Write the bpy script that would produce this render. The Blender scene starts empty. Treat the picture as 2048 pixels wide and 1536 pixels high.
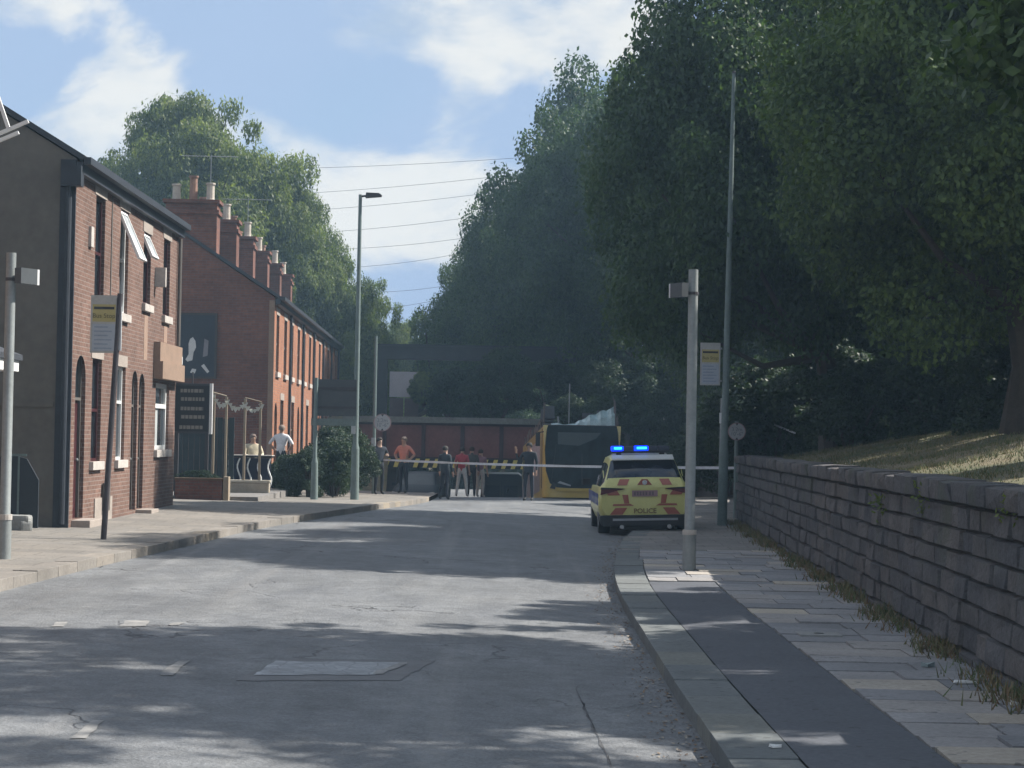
import bpy, bmesh, math, random
import numpy as np
from mathutils import Vector, Matrix, noise as mnoise
R = math.radians
SC = bpy.context.scene
COL = SC.collection

# ------------------------------------------------------------------ camera
F_PX, CX, CY, HOR = 3900.0, 1024.0, 768.0, 873.0      # pixel values of the 2048 px wide photograph
ROLL = R(1.0)
CAM_Z = 1.98
PITCH = math.atan((HOR - CY) / F_PX)
cam = bpy.data.cameras.new('camera')
cam.sensor_width = 36.0
cam.lens = 36.0 * F_PX / 2048.0
cam.clip_end = 3000
cam_o = bpy.data.objects.new('camera', cam)
CAM_M = Matrix.Translation((0, 0, CAM_Z)) @ Matrix.Rotation(math.pi / 2 + PITCH, 4, 'X') @ Matrix.Rotation(ROLL, 4, 'Z')
cam_o.matrix_world = CAM_M
COL.objects.link(cam_o)
SC.camera = cam_o

# ------------------------------------------------------------------ sky, sun, exposure
SUN_AZ, SUN_EL = R(75), R(44)                          # azimuth clockwise from +Y (straight ahead)
world = bpy.data.worlds.new('World')
SC.world = world
world.use_nodes = True
wn, wl = world.node_tree.nodes, world.node_tree.links
wn.clear()
w_out = wn.new('ShaderNodeOutputWorld')
w_bg = wn.new('ShaderNodeBackground')
w_bg.inputs['Strength'].default_value = 0.10
sky = wn.new('ShaderNodeTexSky')
sky.sky_type = 'NISHITA'
sky.sun_disc = False
sky.sun_elevation = SUN_EL
sky.sun_rotation = SUN_AZ
sky.air_density = 1.0
sky.dust_density = 0.6
sky.ozone_density = 1.6
tc = wn.new('ShaderNodeTexCoord')
def wmath(op, a, b=None, c=None):
    n = wn.new('ShaderNodeMath'); n.operation = op
    for i, v in enumerate((a, b, c)):
        if v is None: continue
        if isinstance(v, (int, float)): n.inputs[i].default_value = v
        else: wl.new(v, n.inputs[i])
    return n.outputs[0]
comb = wn.new('ShaderNodeVectorMath'); comb.operation = 'MULTIPLY'      # cloud banks a little wider than tall
wl.new(tc.outputs['Generated'], comb.inputs[0]); comb.inputs[1].default_value = (1.0, 1.0, 1.7)
def wnoise(scale, detail, rough, off, dist=0.0):
    m = wn.new('ShaderNodeMapping'); m.inputs['Location'].default_value = off
    wl.new(comb.outputs[0], m.inputs['Vector'])
    n = wn.new('ShaderNodeTexNoise'); n.inputs['Scale'].default_value = scale
    n.inputs['Detail'].default_value = detail; n.inputs['Roughness'].default_value = rough
    n.inputs['Distortion'].default_value = dist
    wl.new(m.outputs[0], n.inputs['Vector'])
    return n.outputs[0]
def wramp(fac, pts):
    r = wn.new('ShaderNodeValToRGB'); wl.new(fac, r.inputs[0])
    e = r.color_ramp.elements
    while len(e) < len(pts): e.new(0.5)
    for el, (p, c) in zip(e, pts): el.position = p; el.color = c
    r.color_ramp.interpolation = 'EASE'
    return r.outputs[0]
def wmix(fac, a, b):
    n = wn.new('ShaderNodeMix'); n.data_type = 'RGBA'
    wl.new(fac, n.inputs[0])
    for i, v in ((6, a), (7, b)):
        if isinstance(v, tuple): n.inputs[i].default_value = v
        else: wl.new(v, n.inputs[i])
    return n.outputs[2]
CLOUD_OFF = (16.5, 22.5, 0.0)
big = wnoise(3.3, 3.0, 0.5, CLOUD_OFF, 0.2)
fine = wnoise(6.0, 10.0, 0.55, (CLOUD_OFF[0] + 9, CLOUD_OFF[1] + 4, 0.085), 0.35)
lump = wnoise(9.0, 7.0, 0.6, (CLOUD_OFF[0] + 3, CLOUD_OFF[1] + 1, 2), 0.2)
G4 = lambda v: (v, v, v, 1)
grey_m = wramp(big, [(0.26, G4(0)), (0.52, G4(1))])           # thick blue-grey cloud
white_m = wramp(fine, [(0.45, G4(0)), (0.55, G4(1))])         # bright broken cumulus
cl_col = wramp(lump, [(0.34, (2.4, 3.0, 3.9, 1)), (0.56, (4.5, 4.55, 4.5, 1))])
SKY_GREY = (2.15, 2.85, 4.05, 1)
dim = wn.new('ShaderNodeMix'); dim.data_type = 'RGBA'; dim.blend_type = 'MULTIPLY'; dim.inputs[0].default_value = 1.0
wl.new(sky.outputs[0], dim.inputs[6]); dim.inputs[7].default_value = (0.62, 0.66, 0.68, 1)      # turns the clear sky's light down, slightly cooler
c1 = wmix(grey_m, dim.outputs[2], SKY_GREY)
c2 = wmix(white_m, c1, cl_col)
wl.new(c2, w_bg.inputs['Color'])
wl.new(w_bg.outputs[0], w_out.inputs['Surface'])

sun = bpy.data.lights.new('sun', 'SUN')
sun.energy = 5.0
sun.angle = R(0.6)
sun.color = (1.0, 0.95, 0.87)
sun_o = bpy.data.objects.new('sun', sun)
sd = Vector((math.sin(SUN_AZ) * math.cos(SUN_EL), math.cos(SUN_AZ) * math.cos(SUN_EL), math.sin(SUN_EL)))
sun_o.rotation_euler = sd.to_track_quat('Z', 'Y').to_euler()
sun_o.location = (40, 10, 40)
COL.objects.link(sun_o)

SC.view_settings.view_transform = 'Standard'
SC.view_settings.look = 'None'
SC.view_settings.gamma = 1.0
SC.view_settings.use_curve_mapping = False
SC.view_settings.exposure = 0.95
SC.render.engine = 'CYCLES'
SC.cycles.use_denoising = True
SC.cycles.max_bounces = 6
SC.cycles.diffuse_bounces = 3
SC.cycles.glossy_bounces = 2
SC.cycles.transmission_bounces = 4
SC.cycles.transparent_max_bounces = 6

# ------------------------------------------------------------------ helpers
def at_z(px, py, z):
    """photo pixel -> point on the horizontal plane z"""
    d = CAM_M.to_3x3() @ Vector(((px - CX) / F_PX, -(py - CY) / F_PX, -1.0))
    t = (z - CAM_Z) / d.z
    return Vector((0, 0, CAM_Z)) + d * t
def at_y(px, py, Y):
    """photo pixel -> point at distance Y along the road"""
    d = CAM_M.to_3x3() @ Vector(((px - CX) / F_PX, -(py - CY) / F_PX, -1.0))
    return Vector((0, 0, CAM_Z)) + d * (Y / d.y)

def hermite(pts):
    xs = [p[0] for p in pts]; ys = [p[1] for p in pts]; n = len(xs)
    m = []
    for i in range(n):
        if i == 0: m.append((ys[1] - ys[0]) / (xs[1] - xs[0]))
        elif i == n - 1: m.append((ys[-1] - ys[-2]) / (xs[-1] - xs[-2]))
        else: m.append((ys[i + 1] - ys[i - 1]) / (xs[i + 1] - xs[i - 1]))
    def f(x):
        if x <= xs[0]: return ys[0] + m[0] * (x - xs[0])
        if x >= xs[-1]: return ys[-1] + m[-1] * (x - xs[-1])
        i = 0
        while x > xs[i + 1]: i += 1
        h = xs[i + 1] - xs[i]; t = (x - xs[i]) / h
        return ((2*t**3 - 3*t*t + 1) * ys[i] + (t**3 - 2*t*t + t) * h * m[i]
                + (-2*t**3 + 3*t*t) * ys[i + 1] + (t**3 - t*t) * h * m[i + 1])
    return f
def sstep(a, b, x):
    t = min(1.0, max(0.0, (x - a) / (b - a)))
    return t * t * (3 - 2 * t)

def finish(o, parent=None, label=None, cat=None, group=None, kind=None):
    if parent is not None: o.parent = parent
    if label: o['label'] = label
    if cat: o['category'] = cat
    if group: o['group'] = group
    if kind: o['kind'] = kind
    return o
def thing(name, label, cat, loc=(0, 0, 0), rz=0.0, group=None, rx=0.0):
    o = bpy.data.objects.new(name, None)
    o.empty_display_size = 0.2
    COL.objects.link(o)
    o.location = loc; o.rotation_euler = (rx, 0, rz)
    return finish(o, None, label, cat, group)
def link(name, me, parent=None, loc=None, rot=None, scale=None, **kw):
    o = bpy.data.objects.new(name, me)
    COL.objects.link(o)
    if loc is not None: o.location = loc
    if rot is not None: o.rotation_euler = rot
    if scale is not None: o.scale = scale
    return finish(o, parent, **kw)
def copy_tree(o, parent=None):
    c = o.copy(); COL.objects.link(c); c.parent = parent
    for ch in list(o.children): copy_tree(ch, c)
    return c

class MB:
    """collects faces; build() makes ONE mesh object"""
    def __init__(s): s.v, s.f, s.m = [], [], []
    def face(s, pts, m=0):
        i = len(s.v); s.v += [tuple(p) for p in pts]; s.f.append(tuple(range(i, i + len(pts)))); s.m.append(m); return s
    def box(s, c, d, m=0, rz=0.0, ry=0.0, rx=0.0):
        M = Matrix.Translation(c) @ Matrix.Rotation(rz, 4, 'Z') @ Matrix.Rotation(ry, 4, 'Y') @ Matrix.Rotation(rx, 4, 'X')
        i = len(s.v)
        for x in (-.5, .5):
            for y in (-.5, .5):
                for z in (-.5, .5):
                    s.v.append(tuple(M @ Vector((x * d[0], y * d[1], z * d[2]))))
        for q in ((0, 1, 3, 2), (4, 6, 7, 5), (0, 4, 5, 1), (2, 3, 7, 6), (0, 2, 6, 4), (1, 5, 7, 3)):
            s.f.append(tuple(i + k for k in q)); s.m.append(m)
        return s
    def bb(s, x0, x1, y0, y1, z0, z1, m=0):
        return s.box(((x0 + x1) / 2, (y0 + y1) / 2, (z0 + z1) / 2), (x1 - x0, y1 - y0, z1 - z0), m)
    def prism(s, poly, a0, a1, axis='z', m=0, cap=True):
        """poly: 2D points; extruded along axis from a0 to a1"""
        def P(u, v, a):
            return {'z': (u, v, a), 'y': (u, a, v), 'x': (a, u, v)}[axis]
        n = len(poly); i = len(s.v)
        s.v += [P(u, v, a0) for u, v in poly] + [P(u, v, a1) for u, v in poly]
        for k in range(n):
            s.f.append((i + k, i + (k + 1) % n, i + n + (k + 1) % n, i + n + k)); s.m.append(m)
        if cap:
            s.f.append(tuple(i + k for k in reversed(range(n)))); s.m.append(m)
            s.f.append(tuple(i + n + k for k in range(n))); s.m.append(m)
        return s
    def tube(s, pts, rad, n=8, m=0, cap=True):
        pts = [Vector(p) for p in pts]
        if isinstance(rad, (int, float)): rad = [rad] * len(pts)
        i0 = len(s.v); up = Vector((0.13, 0.31, 0.94)).normalized()
        for k, p in enumerate(pts):
            a = pts[max(0, k - 1)]; b = pts[min(len(pts) - 1, k + 1)]
            t = (b - a).normalized()
            u = t.cross(up)
            if u.length < 0.05: u = t.cross(Vector((1, 0, 0)))
            u.normalize(); w = t.cross(u)
            for q in range(n):
                an = 2 * math.pi * q / n
                s.v.append(tuple(p + (u * math.cos(an) + w * math.sin(an)) * rad[k]))
        for k in range(len(pts) - 1):
            for q in range(n):
                a = i0 + k * n + q; b = i0 + k * n + (q + 1) % n
                s.f.append((a, b, b + n, a + n)); s.m.append(m)
        if cap:
            s.f.append(tuple(i0 + q for q in reversed(range(n)))); s.m.append(m)
            e = i0 + (len(pts) - 1) * n
            s.f.append(tuple(e + q for q in range(n))); s.m.append(m)
        return s
    def lathe(s, prof, c=(0, 0, 0), n=16, axis='z', m=0):
        i0 = len(s.v)
        for r, h in prof:
            for q in range(n):
                an = 2 * math.pi * q / n; a, b = r * math.cos(an), r * math.sin(an)
                p = {'z': (a, b, h), 'x': (h, a, b), 'y': (b, h, a)}[axis]
                s.v.append((c[0] + p[0], c[1] + p[1], c[2] + p[2]))
        for k in range(len(prof) - 1):
            for q in range(n):
                a = i0 + k * n + q; b = i0 + k * n + (q + 1) % n
                s.f.append((a, b, b + n, a + n)); s.m.append(m)
        s.f.append(tuple(i0 + q for q in reversed(range(n)))); s.m.append(m)
        e = i0 + (len(prof) - 1) * n
        s.f.append(tuple(e + q for q in range(n))); s.m.append(m)
        return s
    def mesh(s, name, mats, smooth=False, bevel=0.0):
        me = bpy.data.meshes.new(name)
        me.from_pydata(s.v, [], s.f)
        if not isinstance(mats, (list, tuple)): mats = [mats]
        for mt in mats: me.materials.append(mt)
        me.polygons.foreach_set('material_index', s.m)
        bm = bmesh.new(); bm.from_mesh(me)
        bmesh.ops.remove_doubles(bm, verts=bm.verts, dist=1e-5)
        if bevel > 0:
            bmesh.ops.bevel(bm, geom=[e for e in bm.edges if len(e.link_faces) == 2 and e.calc_face_angle() > 0.6],
                            offset=bevel, segments=2, affect='EDGES', profile=0.6)
        bmesh.ops.recalc_face_normals(bm, faces=bm.faces)
        bm.to_mesh(me); bm.free()
        if smooth:
            me.polygons.foreach_set('use_smooth', [True] * len(me.polygons))
            if hasattr(me, 'set_sharp_from_angle'): me.set_sharp_from_angle(angle=R(38))
        me.update()
        return me
    def build(s, name, mats, parent=None, smooth=False, bevel=0.0, loc=None, rot=None, scale=None, **kw):
        return link(name, s.mesh(name, mats, smooth, bevel), parent, loc, rot, scale, **kw)

def text_mesh(name, body, size, mat, ext=0.002, align='CENTER', bold=0.0):
    cu = bpy.data.curves.new(name, 'FONT'); cu.body = body; cu.size = size
    cu.align_x = align; cu.align_y = 'CENTER'; cu.extrude = ext; cu.offset = bold; cu.resolution_u = 3
    o = bpy.data.objects.new(name, cu); COL.objects.link(o)
    dg = bpy.context.evaluated_depsgraph_get()
    me = bpy.data.meshes.new_from_object(o.evaluated_get(dg))
    bpy.data.objects.remove(o); bpy.data.curves.remove(cu)
    me.name = name; me.materials.clear(); me.materials.append(mat)
    return me

# ------------------------------------------------------------------ materials
class NT:
    def __init__(s, m): s.t = m.node_tree; s.n = s.t.nodes; s.l = s.t.links
    def new(s, ty, **kw):
        n = s.n.new(ty)
        for k, v in kw.items(): setattr(n, k, v)
        return n
    def lk(s, a, b): s.l.new(a, b)
    def inp(s, sock, v):
        if hasattr(v, 'node'): s.l.new(v, sock)
        else: sock.default_value = v
    def noise(s, vec, scale, detail=4.0, rough=0.55, dist=0.0):
        n = s.new('ShaderNodeTexNoise'); s.inp(n.inputs['Scale'], scale); n.inputs['Detail'].default_value = detail
        n.inputs['Roughness'].default_value = rough; n.inputs['Distortion'].default_value = dist
        if vec is not None: s.lk(vec, n.inputs['Vector'])
        return n.outputs[0]
    def ramp(s, fac, pts, interp='LINEAR'):
        r = s.new('ShaderNodeValToRGB'); s.lk(fac, r.inputs[0]); e = r.color_ramp.elements
        while len(e) < len(pts): e.new(0.5)
        for el, (p, c) in zip(e, pts):
            el.position = p; el.color = (c, c, c, 1) if isinstance(c, (int, float)) else (*c[:3], 1)
        r.color_ramp.interpolation = interp
        return r.outputs[0]
    def mix(s, fac, a, b, blend='MIX'):
        n = s.new('ShaderNodeMix', data_type='RGBA', blend_type=blend)
        s.inp(n.inputs[0], fac)
        for i, v in ((6, a), (7, b)):
            if isinstance(v, (tuple, list)): n.inputs[i].default_value = (*v[:3], 1)
            else: s.lk(v, n.inputs[i])
        return n.outputs[2]
    def math(s, op, a, b=None, c=None):
        n = s.new('ShaderNodeMath', operation=op)
        for i, v in enumerate((a, b, c)):
            if v is not None: s.inp(n.inputs[i], v)
        return n.outputs[0]
    def map(s, vec, scale=(1, 1, 1), loc=(0, 0, 0), rot=(0, 0, 0)):
        n = s.new('ShaderNodeMapping'); n.inputs['Scale'].default_value = scale
        n.inputs['Location'].default_value = loc; n.inputs['Rotation'].default_value = rot
        s.lk(vec, n.inputs['Vector']); return n.outputs[0]
    def bump(s, h, strength=0.3, dist=0.02):
        b = s.new('ShaderNodeBump'); b.inputs['Strength'].default_value = strength
        b.inputs['Distance'].default_value = dist; s.lk(h, b.inputs['Height']); return b.outputs[0]
def new_mat(name):
    m = bpy.data.materials.new(name); m.use_nodes = True
    t = NT(m); b = t.n['Principled BSDF']
    return m, t, b
MAT = {}
def plain(name, col, rough=0.6, metal=0.0, var=0.18, vscale=3.0, bump=0.0, spec=0.4, coat=0.0, objvar=0.0):
    """one colour with worn, uneven variation"""
    if name in MAT: return MAT[name]
    m, t, b = new_mat(name)
    tco = t.new('ShaderNodeTexCoord'); vec = tco.outputs['Object']
    n1 = t.noise(vec, vscale, 6, 0.6); n2 = t.noise(vec, vscale * 7, 3, 0.6)
    mixd = t.math('MULTIPLY_ADD', n2, 0.4, t.math('MULTIPLY', n1, 0.6))
    lo = tuple(c * (1 - var) for c in col); hi = tuple(min(1, c * (1 + var)) for c in col)
    c = t.ramp(mixd, [(0.3, lo), (0.7, hi)])
    if objvar > 0:
        oi = t.new('ShaderNodeObjectInfo')
        c = t.mix(1.0, c, t.ramp(oi.outputs['Random'], [(0, 1 - objvar), (1, 1 + objvar)]), 'MULTIPLY')
    t.lk(c, b.inputs['Base Color'])
    b.inputs['Roughness'].default_value = rough; b.inputs['Metallic'].default_value = metal
    b.inputs['Specular IOR Level'].default_value = spec; b.inputs['Coat Weight'].default_value = coat
    if bump > 0: t.lk(t.bump(mixd, bump, 0.02), b.inputs['Normal'])
    MAT[name] = m
    return m
def emit(name, col, strength):
    if name in MAT: return MAT[name]
    m, t, b = new_mat(name)
    b.inputs['Base Color'].default_value = (*col, 1)
    b.inputs['Emission Color'].default_value = (*col, 1); b.inputs['Emission Strength'].default_value = strength
    MAT[name] = m; return m
def glass(name, col=(0.015, 0.02, 0.025), rough=0.06):
    if name in MAT: return MAT[name]
    m, t, b = new_mat(name)
    tco = t.new('ShaderNodeTexCoord')
    n = t.noise(tco.outputs['Object'], 2.5, 3)
    t.lk(t.ramp(n, [(0.3, tuple(c * .6 for c in col)), (0.7, tuple(c * 1.5 for c in col))]), b.inputs['Base Color'])
    b.inputs['Roughness'].default_value = rough; b.inputs['Specular IOR Level'].default_value = 0.5
    MAT[name] = m; return m
def brick_mat(name, c1, c2, mortar, dirt=0.25):
    m, t, b = new_mat(name)
    tco = t.new('ShaderNodeTexCoord'); s = t.new('ShaderNodeSeparateXYZ'); t.lk(tco.outputs['Object'], s.inputs[0])
    cb = t.new('ShaderNodeCombineXYZ'); t.lk(t.math('ADD', s.outputs[0], s.outputs[1]), cb.inputs[0]); t.lk(s.outputs[2], cb.inputs[1])
    br = t.new('ShaderNodeTexBrick'); t.lk(cb.outputs[0], br.inputs['Vector'])
    br.inputs['Scale'].default_value = 1.0; br.inputs['Brick Width'].default_value = 0.225
    br.inputs['Row Height'].default_value = 0.075; br.inputs['Mortar Size'].default_value = 0.0085
    br.inputs['Mortar Smooth'].default_value = 0.3; br.inputs['Bias'].default_value = 0.0
    br.inputs['Color1'].default_value = (*c1, 1); br.inputs['Color2'].default_value = (*c2, 1); br.inputs['Mortar'].default_value = (*mortar, 1)
    n1 = t.noise(tco.outputs['Object'], 0.7, 6, 0.6); n2 = t.noise(tco.outputs['Object'], 9, 3)
    c = t.mix(1.0, br.outputs['Color'], t.ramp(n1, [(0.3, 1 - dirt), (0.7, 1 + dirt * .6)]), 'MULTIPLY')
    c = t.mix(1.0, c, t.ramp(n2, [(0.25, 0.82), (0.75, 1.15)]), 'MULTIPLY')
    t.lk(c, b.inputs['Base Color']); b.inputs['Roughness'].default_value = 0.88; b.inputs['Specular IOR Level'].default_value = 0.2
    t.lk(t.bump(t.math('SUBTRACT', 1.0, br.outputs['Fac']), 0.5, 0.01), b.inputs['Normal'])
    MAT[name] = m; return m
def leaf_mat(name, dark, light, trans=0.35):
    m, t, b = new_mat(name)
    tco = t.new('ShaderNodeTexCoord'); oi = t.new('ShaderNodeObjectInfo')
    geo = t.new('ShaderNodeNewGeometry')
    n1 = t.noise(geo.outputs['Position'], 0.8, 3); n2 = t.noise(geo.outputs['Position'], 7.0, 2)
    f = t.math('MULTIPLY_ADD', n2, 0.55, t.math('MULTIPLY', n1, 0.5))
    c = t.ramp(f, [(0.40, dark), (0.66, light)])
    c = t.mix(1.0, c, t.ramp(oi.outputs['Random'], [(0, (0.85, 0.9, 0.95)), (1, (1.12, 1.08, 1.0))]), 'MULTIPLY')
    t.lk(c, b.inputs['Base Color']); b.inputs['Roughness'].default_value = 0.55; b.inputs['Specular IOR Level'].default_value = 0.3
    tr = t.new('ShaderNodeBsdfTranslucent')
    t.lk(t.mix(1.0, c, (1.5, 1.6, 0.7), 'MULTIPLY'), tr.inputs['Color'])
    ms = t.new('ShaderNodeMixShader'); ms.inputs[0].default_value = trans
    t.lk(b.outputs[0], ms.inputs[1]); t.lk(tr.outputs[0], ms.inputs[2])
    t.lk(ms.outputs[0], t.n['Material Output'].inputs['Surface'])
    MAT[name] = m; return m

# shared materials
plain('white_upvc', (0.72, 0.73, 0.72), 0.4, var=0.06)
plain('sill_stone', (0.42, 0.39, 0.36), 0.85, var=0.25)
plain('lintel_stone', (0.30, 0.26, 0.23), 0.85, var=0.25)
plain('black_paint', (0.012, 0.013, 0.016), 0.45, var=0.3)
plain('slate', (0.045, 0.05, 0.06), 0.6, var=0.3, vscale=5)
plain('galv', (0.24, 0.26, 0.26), 0.55, metal=0.25, var=0.2)
plain('pole_green', (0.13, 0.17, 0.165), 0.6, var=0.25)
plain('pole_dark', (0.045, 0.04, 0.045), 0.6, var=0.3)
plain('rubber', (0.012, 0.012, 0.013), 0.85, var=0.3)
plain('door_maroon', (0.05, 0.012, 0.014), 0.4, var=0.2)
glass('glass_dark')
# ================================================================== GROUND
XR = hermite([(0, 1.35), (12, 1.30), (17, 1.30), (26, 1.42), (34.6, 1.97), (39.6, 2.5), (50, 3.6), (60, 4.5), (70, 4.9), (80, 4.9), (100, 3.9), (150, 0.0)])
XL = hermite([(0, -5.9), (12, -5.75), (21.5, -5.6), (26, -5.39), (30.7, -5.05), (36.3, -4.7), (46.3, -3.35), (53, -2.7), (60, -2.35), (70, -2.3), (80, -2.5), (100, -3.4), (150, -7.0)])
XW = lambda y: 3.78 + (y - 14.25) * 0.0445                      # foot of the stone wall
def dip(y):
    return -2.35 * sstep(62, 86, y) + 2.2 * sstep(90, 135, y)
def road_z(x, y):
    t = min(1.0, max(0.0, (XR(y) - x) / (XR(y) - XL(y))))
    crown = 0.03 * math.sin(math.pi * t)
    return dip(y) + 0.17 * t * (1 - sstep(44, 60, y)) + crown
def pav_l(x, y):
    return road_z(XL(y), y) + 0.12 + 0.016 * max(0, XL(y) - x)
def pav_r(x, y):
    return road_z(XR(y), y) + 0.12 + 0.012 * max(0, x - XR(y))
def surf(x, y):
    if x < XL(y): return pav_l(max(x, -9.0), y)
    if x > XR(y): return pav_r(min(x, 9.0), y)
    return road_z(x, y)

def grid_mesh(name, us, vs, fn, mat, uv=None):
    me = bpy.data.meshes.new(name)
    V = [fn(u, v) for v in vs for u in us]; n = len(us)
    Fc = [(j * n + i, j * n + i + 1, (j + 1) * n + i + 1, (j + 1) * n + i) for j in range(len(vs) - 1) for i in range(n - 1)]
    me.from_pydata(V, [], Fc); me.materials.append(mat)
    me.polygons.foreach_set('use_smooth', [True] * len(Fc)); me.update()
    return me

# --- materials of the ground
m, t, b = new_mat('asphalt')
geo = t.new('ShaderNodeNewGeometry'); P = geo.outputs['Position']
n_big = t.noise(P, 0.22, 4, 0.55); n_mid = t.noise(t.map(P, (1.6, 0.45, 1)), 0.9, 6, 0.6)
n_fine = t.noise(P, 38, 4, 0.7); n_spk = t.noise(P, 140, 2, 0.6)
c = t.ramp(n_mid, [(0.25, (0.121, 0.126, 0.134)), (0.5, (0.153, 0.159, 0.166)), (0.75, (0.191, 0.196, 0.200))])
c = t.mix(1.0, c, t.ramp(n_big, [(0.3, 0.84), (0.7, 1.12)]), 'MULTIPLY')
n_blot = t.noise(P, 5.5, 6, 0.72); n_pat = t.noise(t.map(P, (1.0, 0.6, 1), (31, 5, 0)), 1.7, 5, 0.65)
c = t.mix(1.0, c, t.ramp(n_blot, [(0.28, 0.78), (0.5, 1.0), (0.72, 1.20)]), 'MULTIPLY')
c = t.mix(1.0, c, t.ramp(n_pat, [(0.30, 0.80), (0.70, 1.18)]), 'MULTIPLY')
c = t.mix(1.0, c, t.ramp(n_fine, [(0.25, 0.62), (0.75, 1.36)]), 'MULTIPLY')
c = t.mix(t.ramp(n_spk, [(0.62, 0.0), (0.72, 0.55)]), c, (0.32, 0.31, 0.30))
# long wear streaks in the direction of travel, worn aggregate paler
n_str = t.noise(t.map(P, (2.2, 0.05, 1)), 1.0, 4, 0.6)
c = t.mix(t.ramp(n_str, [(0.55, 0.0), (0.72, 0.5)]), c, (0.24, 0.238, 0.232))
n_str2 = t.noise(t.map(P, (1.1, 0.04, 1), (7, 3, 0)), 1.0, 3, 0.6)
c = t.mix(t.ramp(n_str2, [(0.56, 0.0), (0.7, 0.45)]), c, (0.105, 0.105, 0.108))
# cracks
vo = t.new('ShaderNodeTexVoronoi', feature='DISTANCE_TO_EDGE'); vo.inputs['Scale'].default_value = 0.42
wob = t.new('ShaderNodeVectorMath', operation='ADD')
nv = t.new('ShaderNodeTexNoise'); nv.inputs['Scale'].default_value = 1.6; nv.inputs['Detail'].default_value = 5
t.lk(P, nv.inputs['Vector']); t.lk(P, wob.inputs[0]); t.lk(nv.outputs['Color'], wob.inputs[1]); t.lk(wob.outputs[0], vo.inputs['Vector'])
crk = t.math('MULTIPLY', t.ramp(vo.outputs['Distance'], [(0.0, 1.0), (0.012, 0.0)]), t.ramp(n_big, [(0.5, 0.0), (0.6, 0.8)]))
c = t.mix(crk, c, (0.03, 0.03, 0.032))
t.lk(c, b.inputs['Base Color'])
t.lk(t.ramp(n_mid, [(0.3, 0.62), (0.7, 0.82)]), b.inputs['Roughness']); b.inputs['Specular IOR Level'].default_value = 0.35
t.lk(t.bump(t.math('ADD', t.math('MULTIPLY_ADD', n_blot, 1.5, n_fine), t.math('MULTIPLY', crk, -2.0)), 0.8, 0.02), b.inputs['Normal'])
MAT['asphalt'] = m

def paving_mat(name, col, var, joints=None, rnd=1.0):
    m, t, b = new_mat(name)
    geo = t.new('ShaderNodeNewGeometry'); P = geo.outputs['Position']
    oi = t.new('ShaderNodeObjectInfo')
    n1 = t.noise(P, 1.3, 6, 0.65); n2 = t.noise(P, 22, 5, 0.65); n3 = t.noise(P, 0.35, 3)
    c = t.ramp(n1, [(0.25, tuple(x * (1 - var) for x in col)), (0.75, tuple(x * (1 + var) for x in col))])
    c = t.mix(1.0, c, t.ramp(n2, [(0.25, 0.78), (0.75, 1.2)]), 'MULTIPLY')
    c = t.mix(1.0, c, t.ramp(oi.outputs['Random'], [(0.0, tuple(1 + (q - 1) * rnd for q in (0.70, 0.73, 0.78))), (0.5, (0.96, 0.97, 1.0)), (0.86, tuple(1 + (q - 1) * rnd for q in (1.08, 1.04, 1.0))), (1.0, tuple(1 + (q - 1) * rnd for q in (1.55, 1.40, 1.15)))]), 'MULTIPLY')
    spot = t.noise(P, 11, 2, 0.4)
    c = t.mix(t.ramp(spot, [(0.68, 0.0), (0.72, 0.7)]), c, tuple(x * 0.45 for x in col))      # old chewing gum and oil spots
    if joints:
        br = t.new('ShaderNodeTexBrick'); t.lk(P, br.inputs['Vector'])
        br.inputs['Scale'].default_value = 1; br.inputs['Brick Width'].default_value = joints[0]; br.inputs['Row Height'].default_value = joints[1]
        br.inputs['Mortar Size'].default_value = 0.008
        br.inputs['Color1'].default_value = (0.9, 0.9, 0.9, 1); br.inputs['Color2'].default_value = (1.1, 1.08, 1.05, 1); br.inputs['Mortar'].default_value = (0.5, 0.5, 0.5, 1)
        c = t.mix(1.0, c, br.outputs['Color'], 'MULTIPLY')
    t.lk(c, b.inputs['Base Color']); b.inputs['Roughness'].default_value = 0.85; b.inputs['Specular IOR Level'].default_value = 0.25
    t.lk(t.bump(n2, 0.4, 0.01), b.inputs['Normal'])
    MAT[name] = m; return m
paving_mat('flag', (0.27, 0.262, 0.258), 0.2)
paving_mat('kerb_stone', (0.142, 0.151, 0.148), 0.2, None, .5)
paving_mat('kerb_pale', (0.225, 0.205, 0.18), 0.25, None, .6)
paving_mat('pave_left', (0.175, 0.172, 0.168), 0.18, (0.9, 0.6))
paving_mat('pave_right_far', (0.20, 0.19, 0.18), 0.2, (0.75, 0.6))
paving_mat('tar_strip', (0.098, 0.102, 0.112), 0.12)
plain('joint_dirt', (0.05, 0.05, 0.045), 0.95, var=0.4, vscale=6)

m, t, b = new_mat('earth_grass')
geo = t.new('ShaderNodeNewGeometry'); P = geo.outputs['Position']
n1 = t.noise(P, 0.45, 5, 0.6); n2 = t.noise(P, 9, 5, 0.7); n3 = t.noise(P, 1.6, 4)
c = t.ramp(n1, [(0.36, (0.075, 0.085, 0.042)), (0.48, (0.15, 0.128, 0.072)), (0.6, (0.20, 0.158, 0.100))])
c = t.mix(t.ramp(n3, [(0.52, 0.0), (0.68, 0.6)]), c, (0.085, 0.105, 0.042))
c = t.mix(1.0, c, t.ramp(n2, [(0.25, 0.6), (0.75, 1.35)]), 'MULTIPLY')
t.lk(c, b.inputs['Base Color']); b.inputs['Roughness'].default_value = 0.95
t.lk(t.bump(n2, 0.8, 0.05), b.inputs['Normal'])
MAT['earth_grass'] = m

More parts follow.
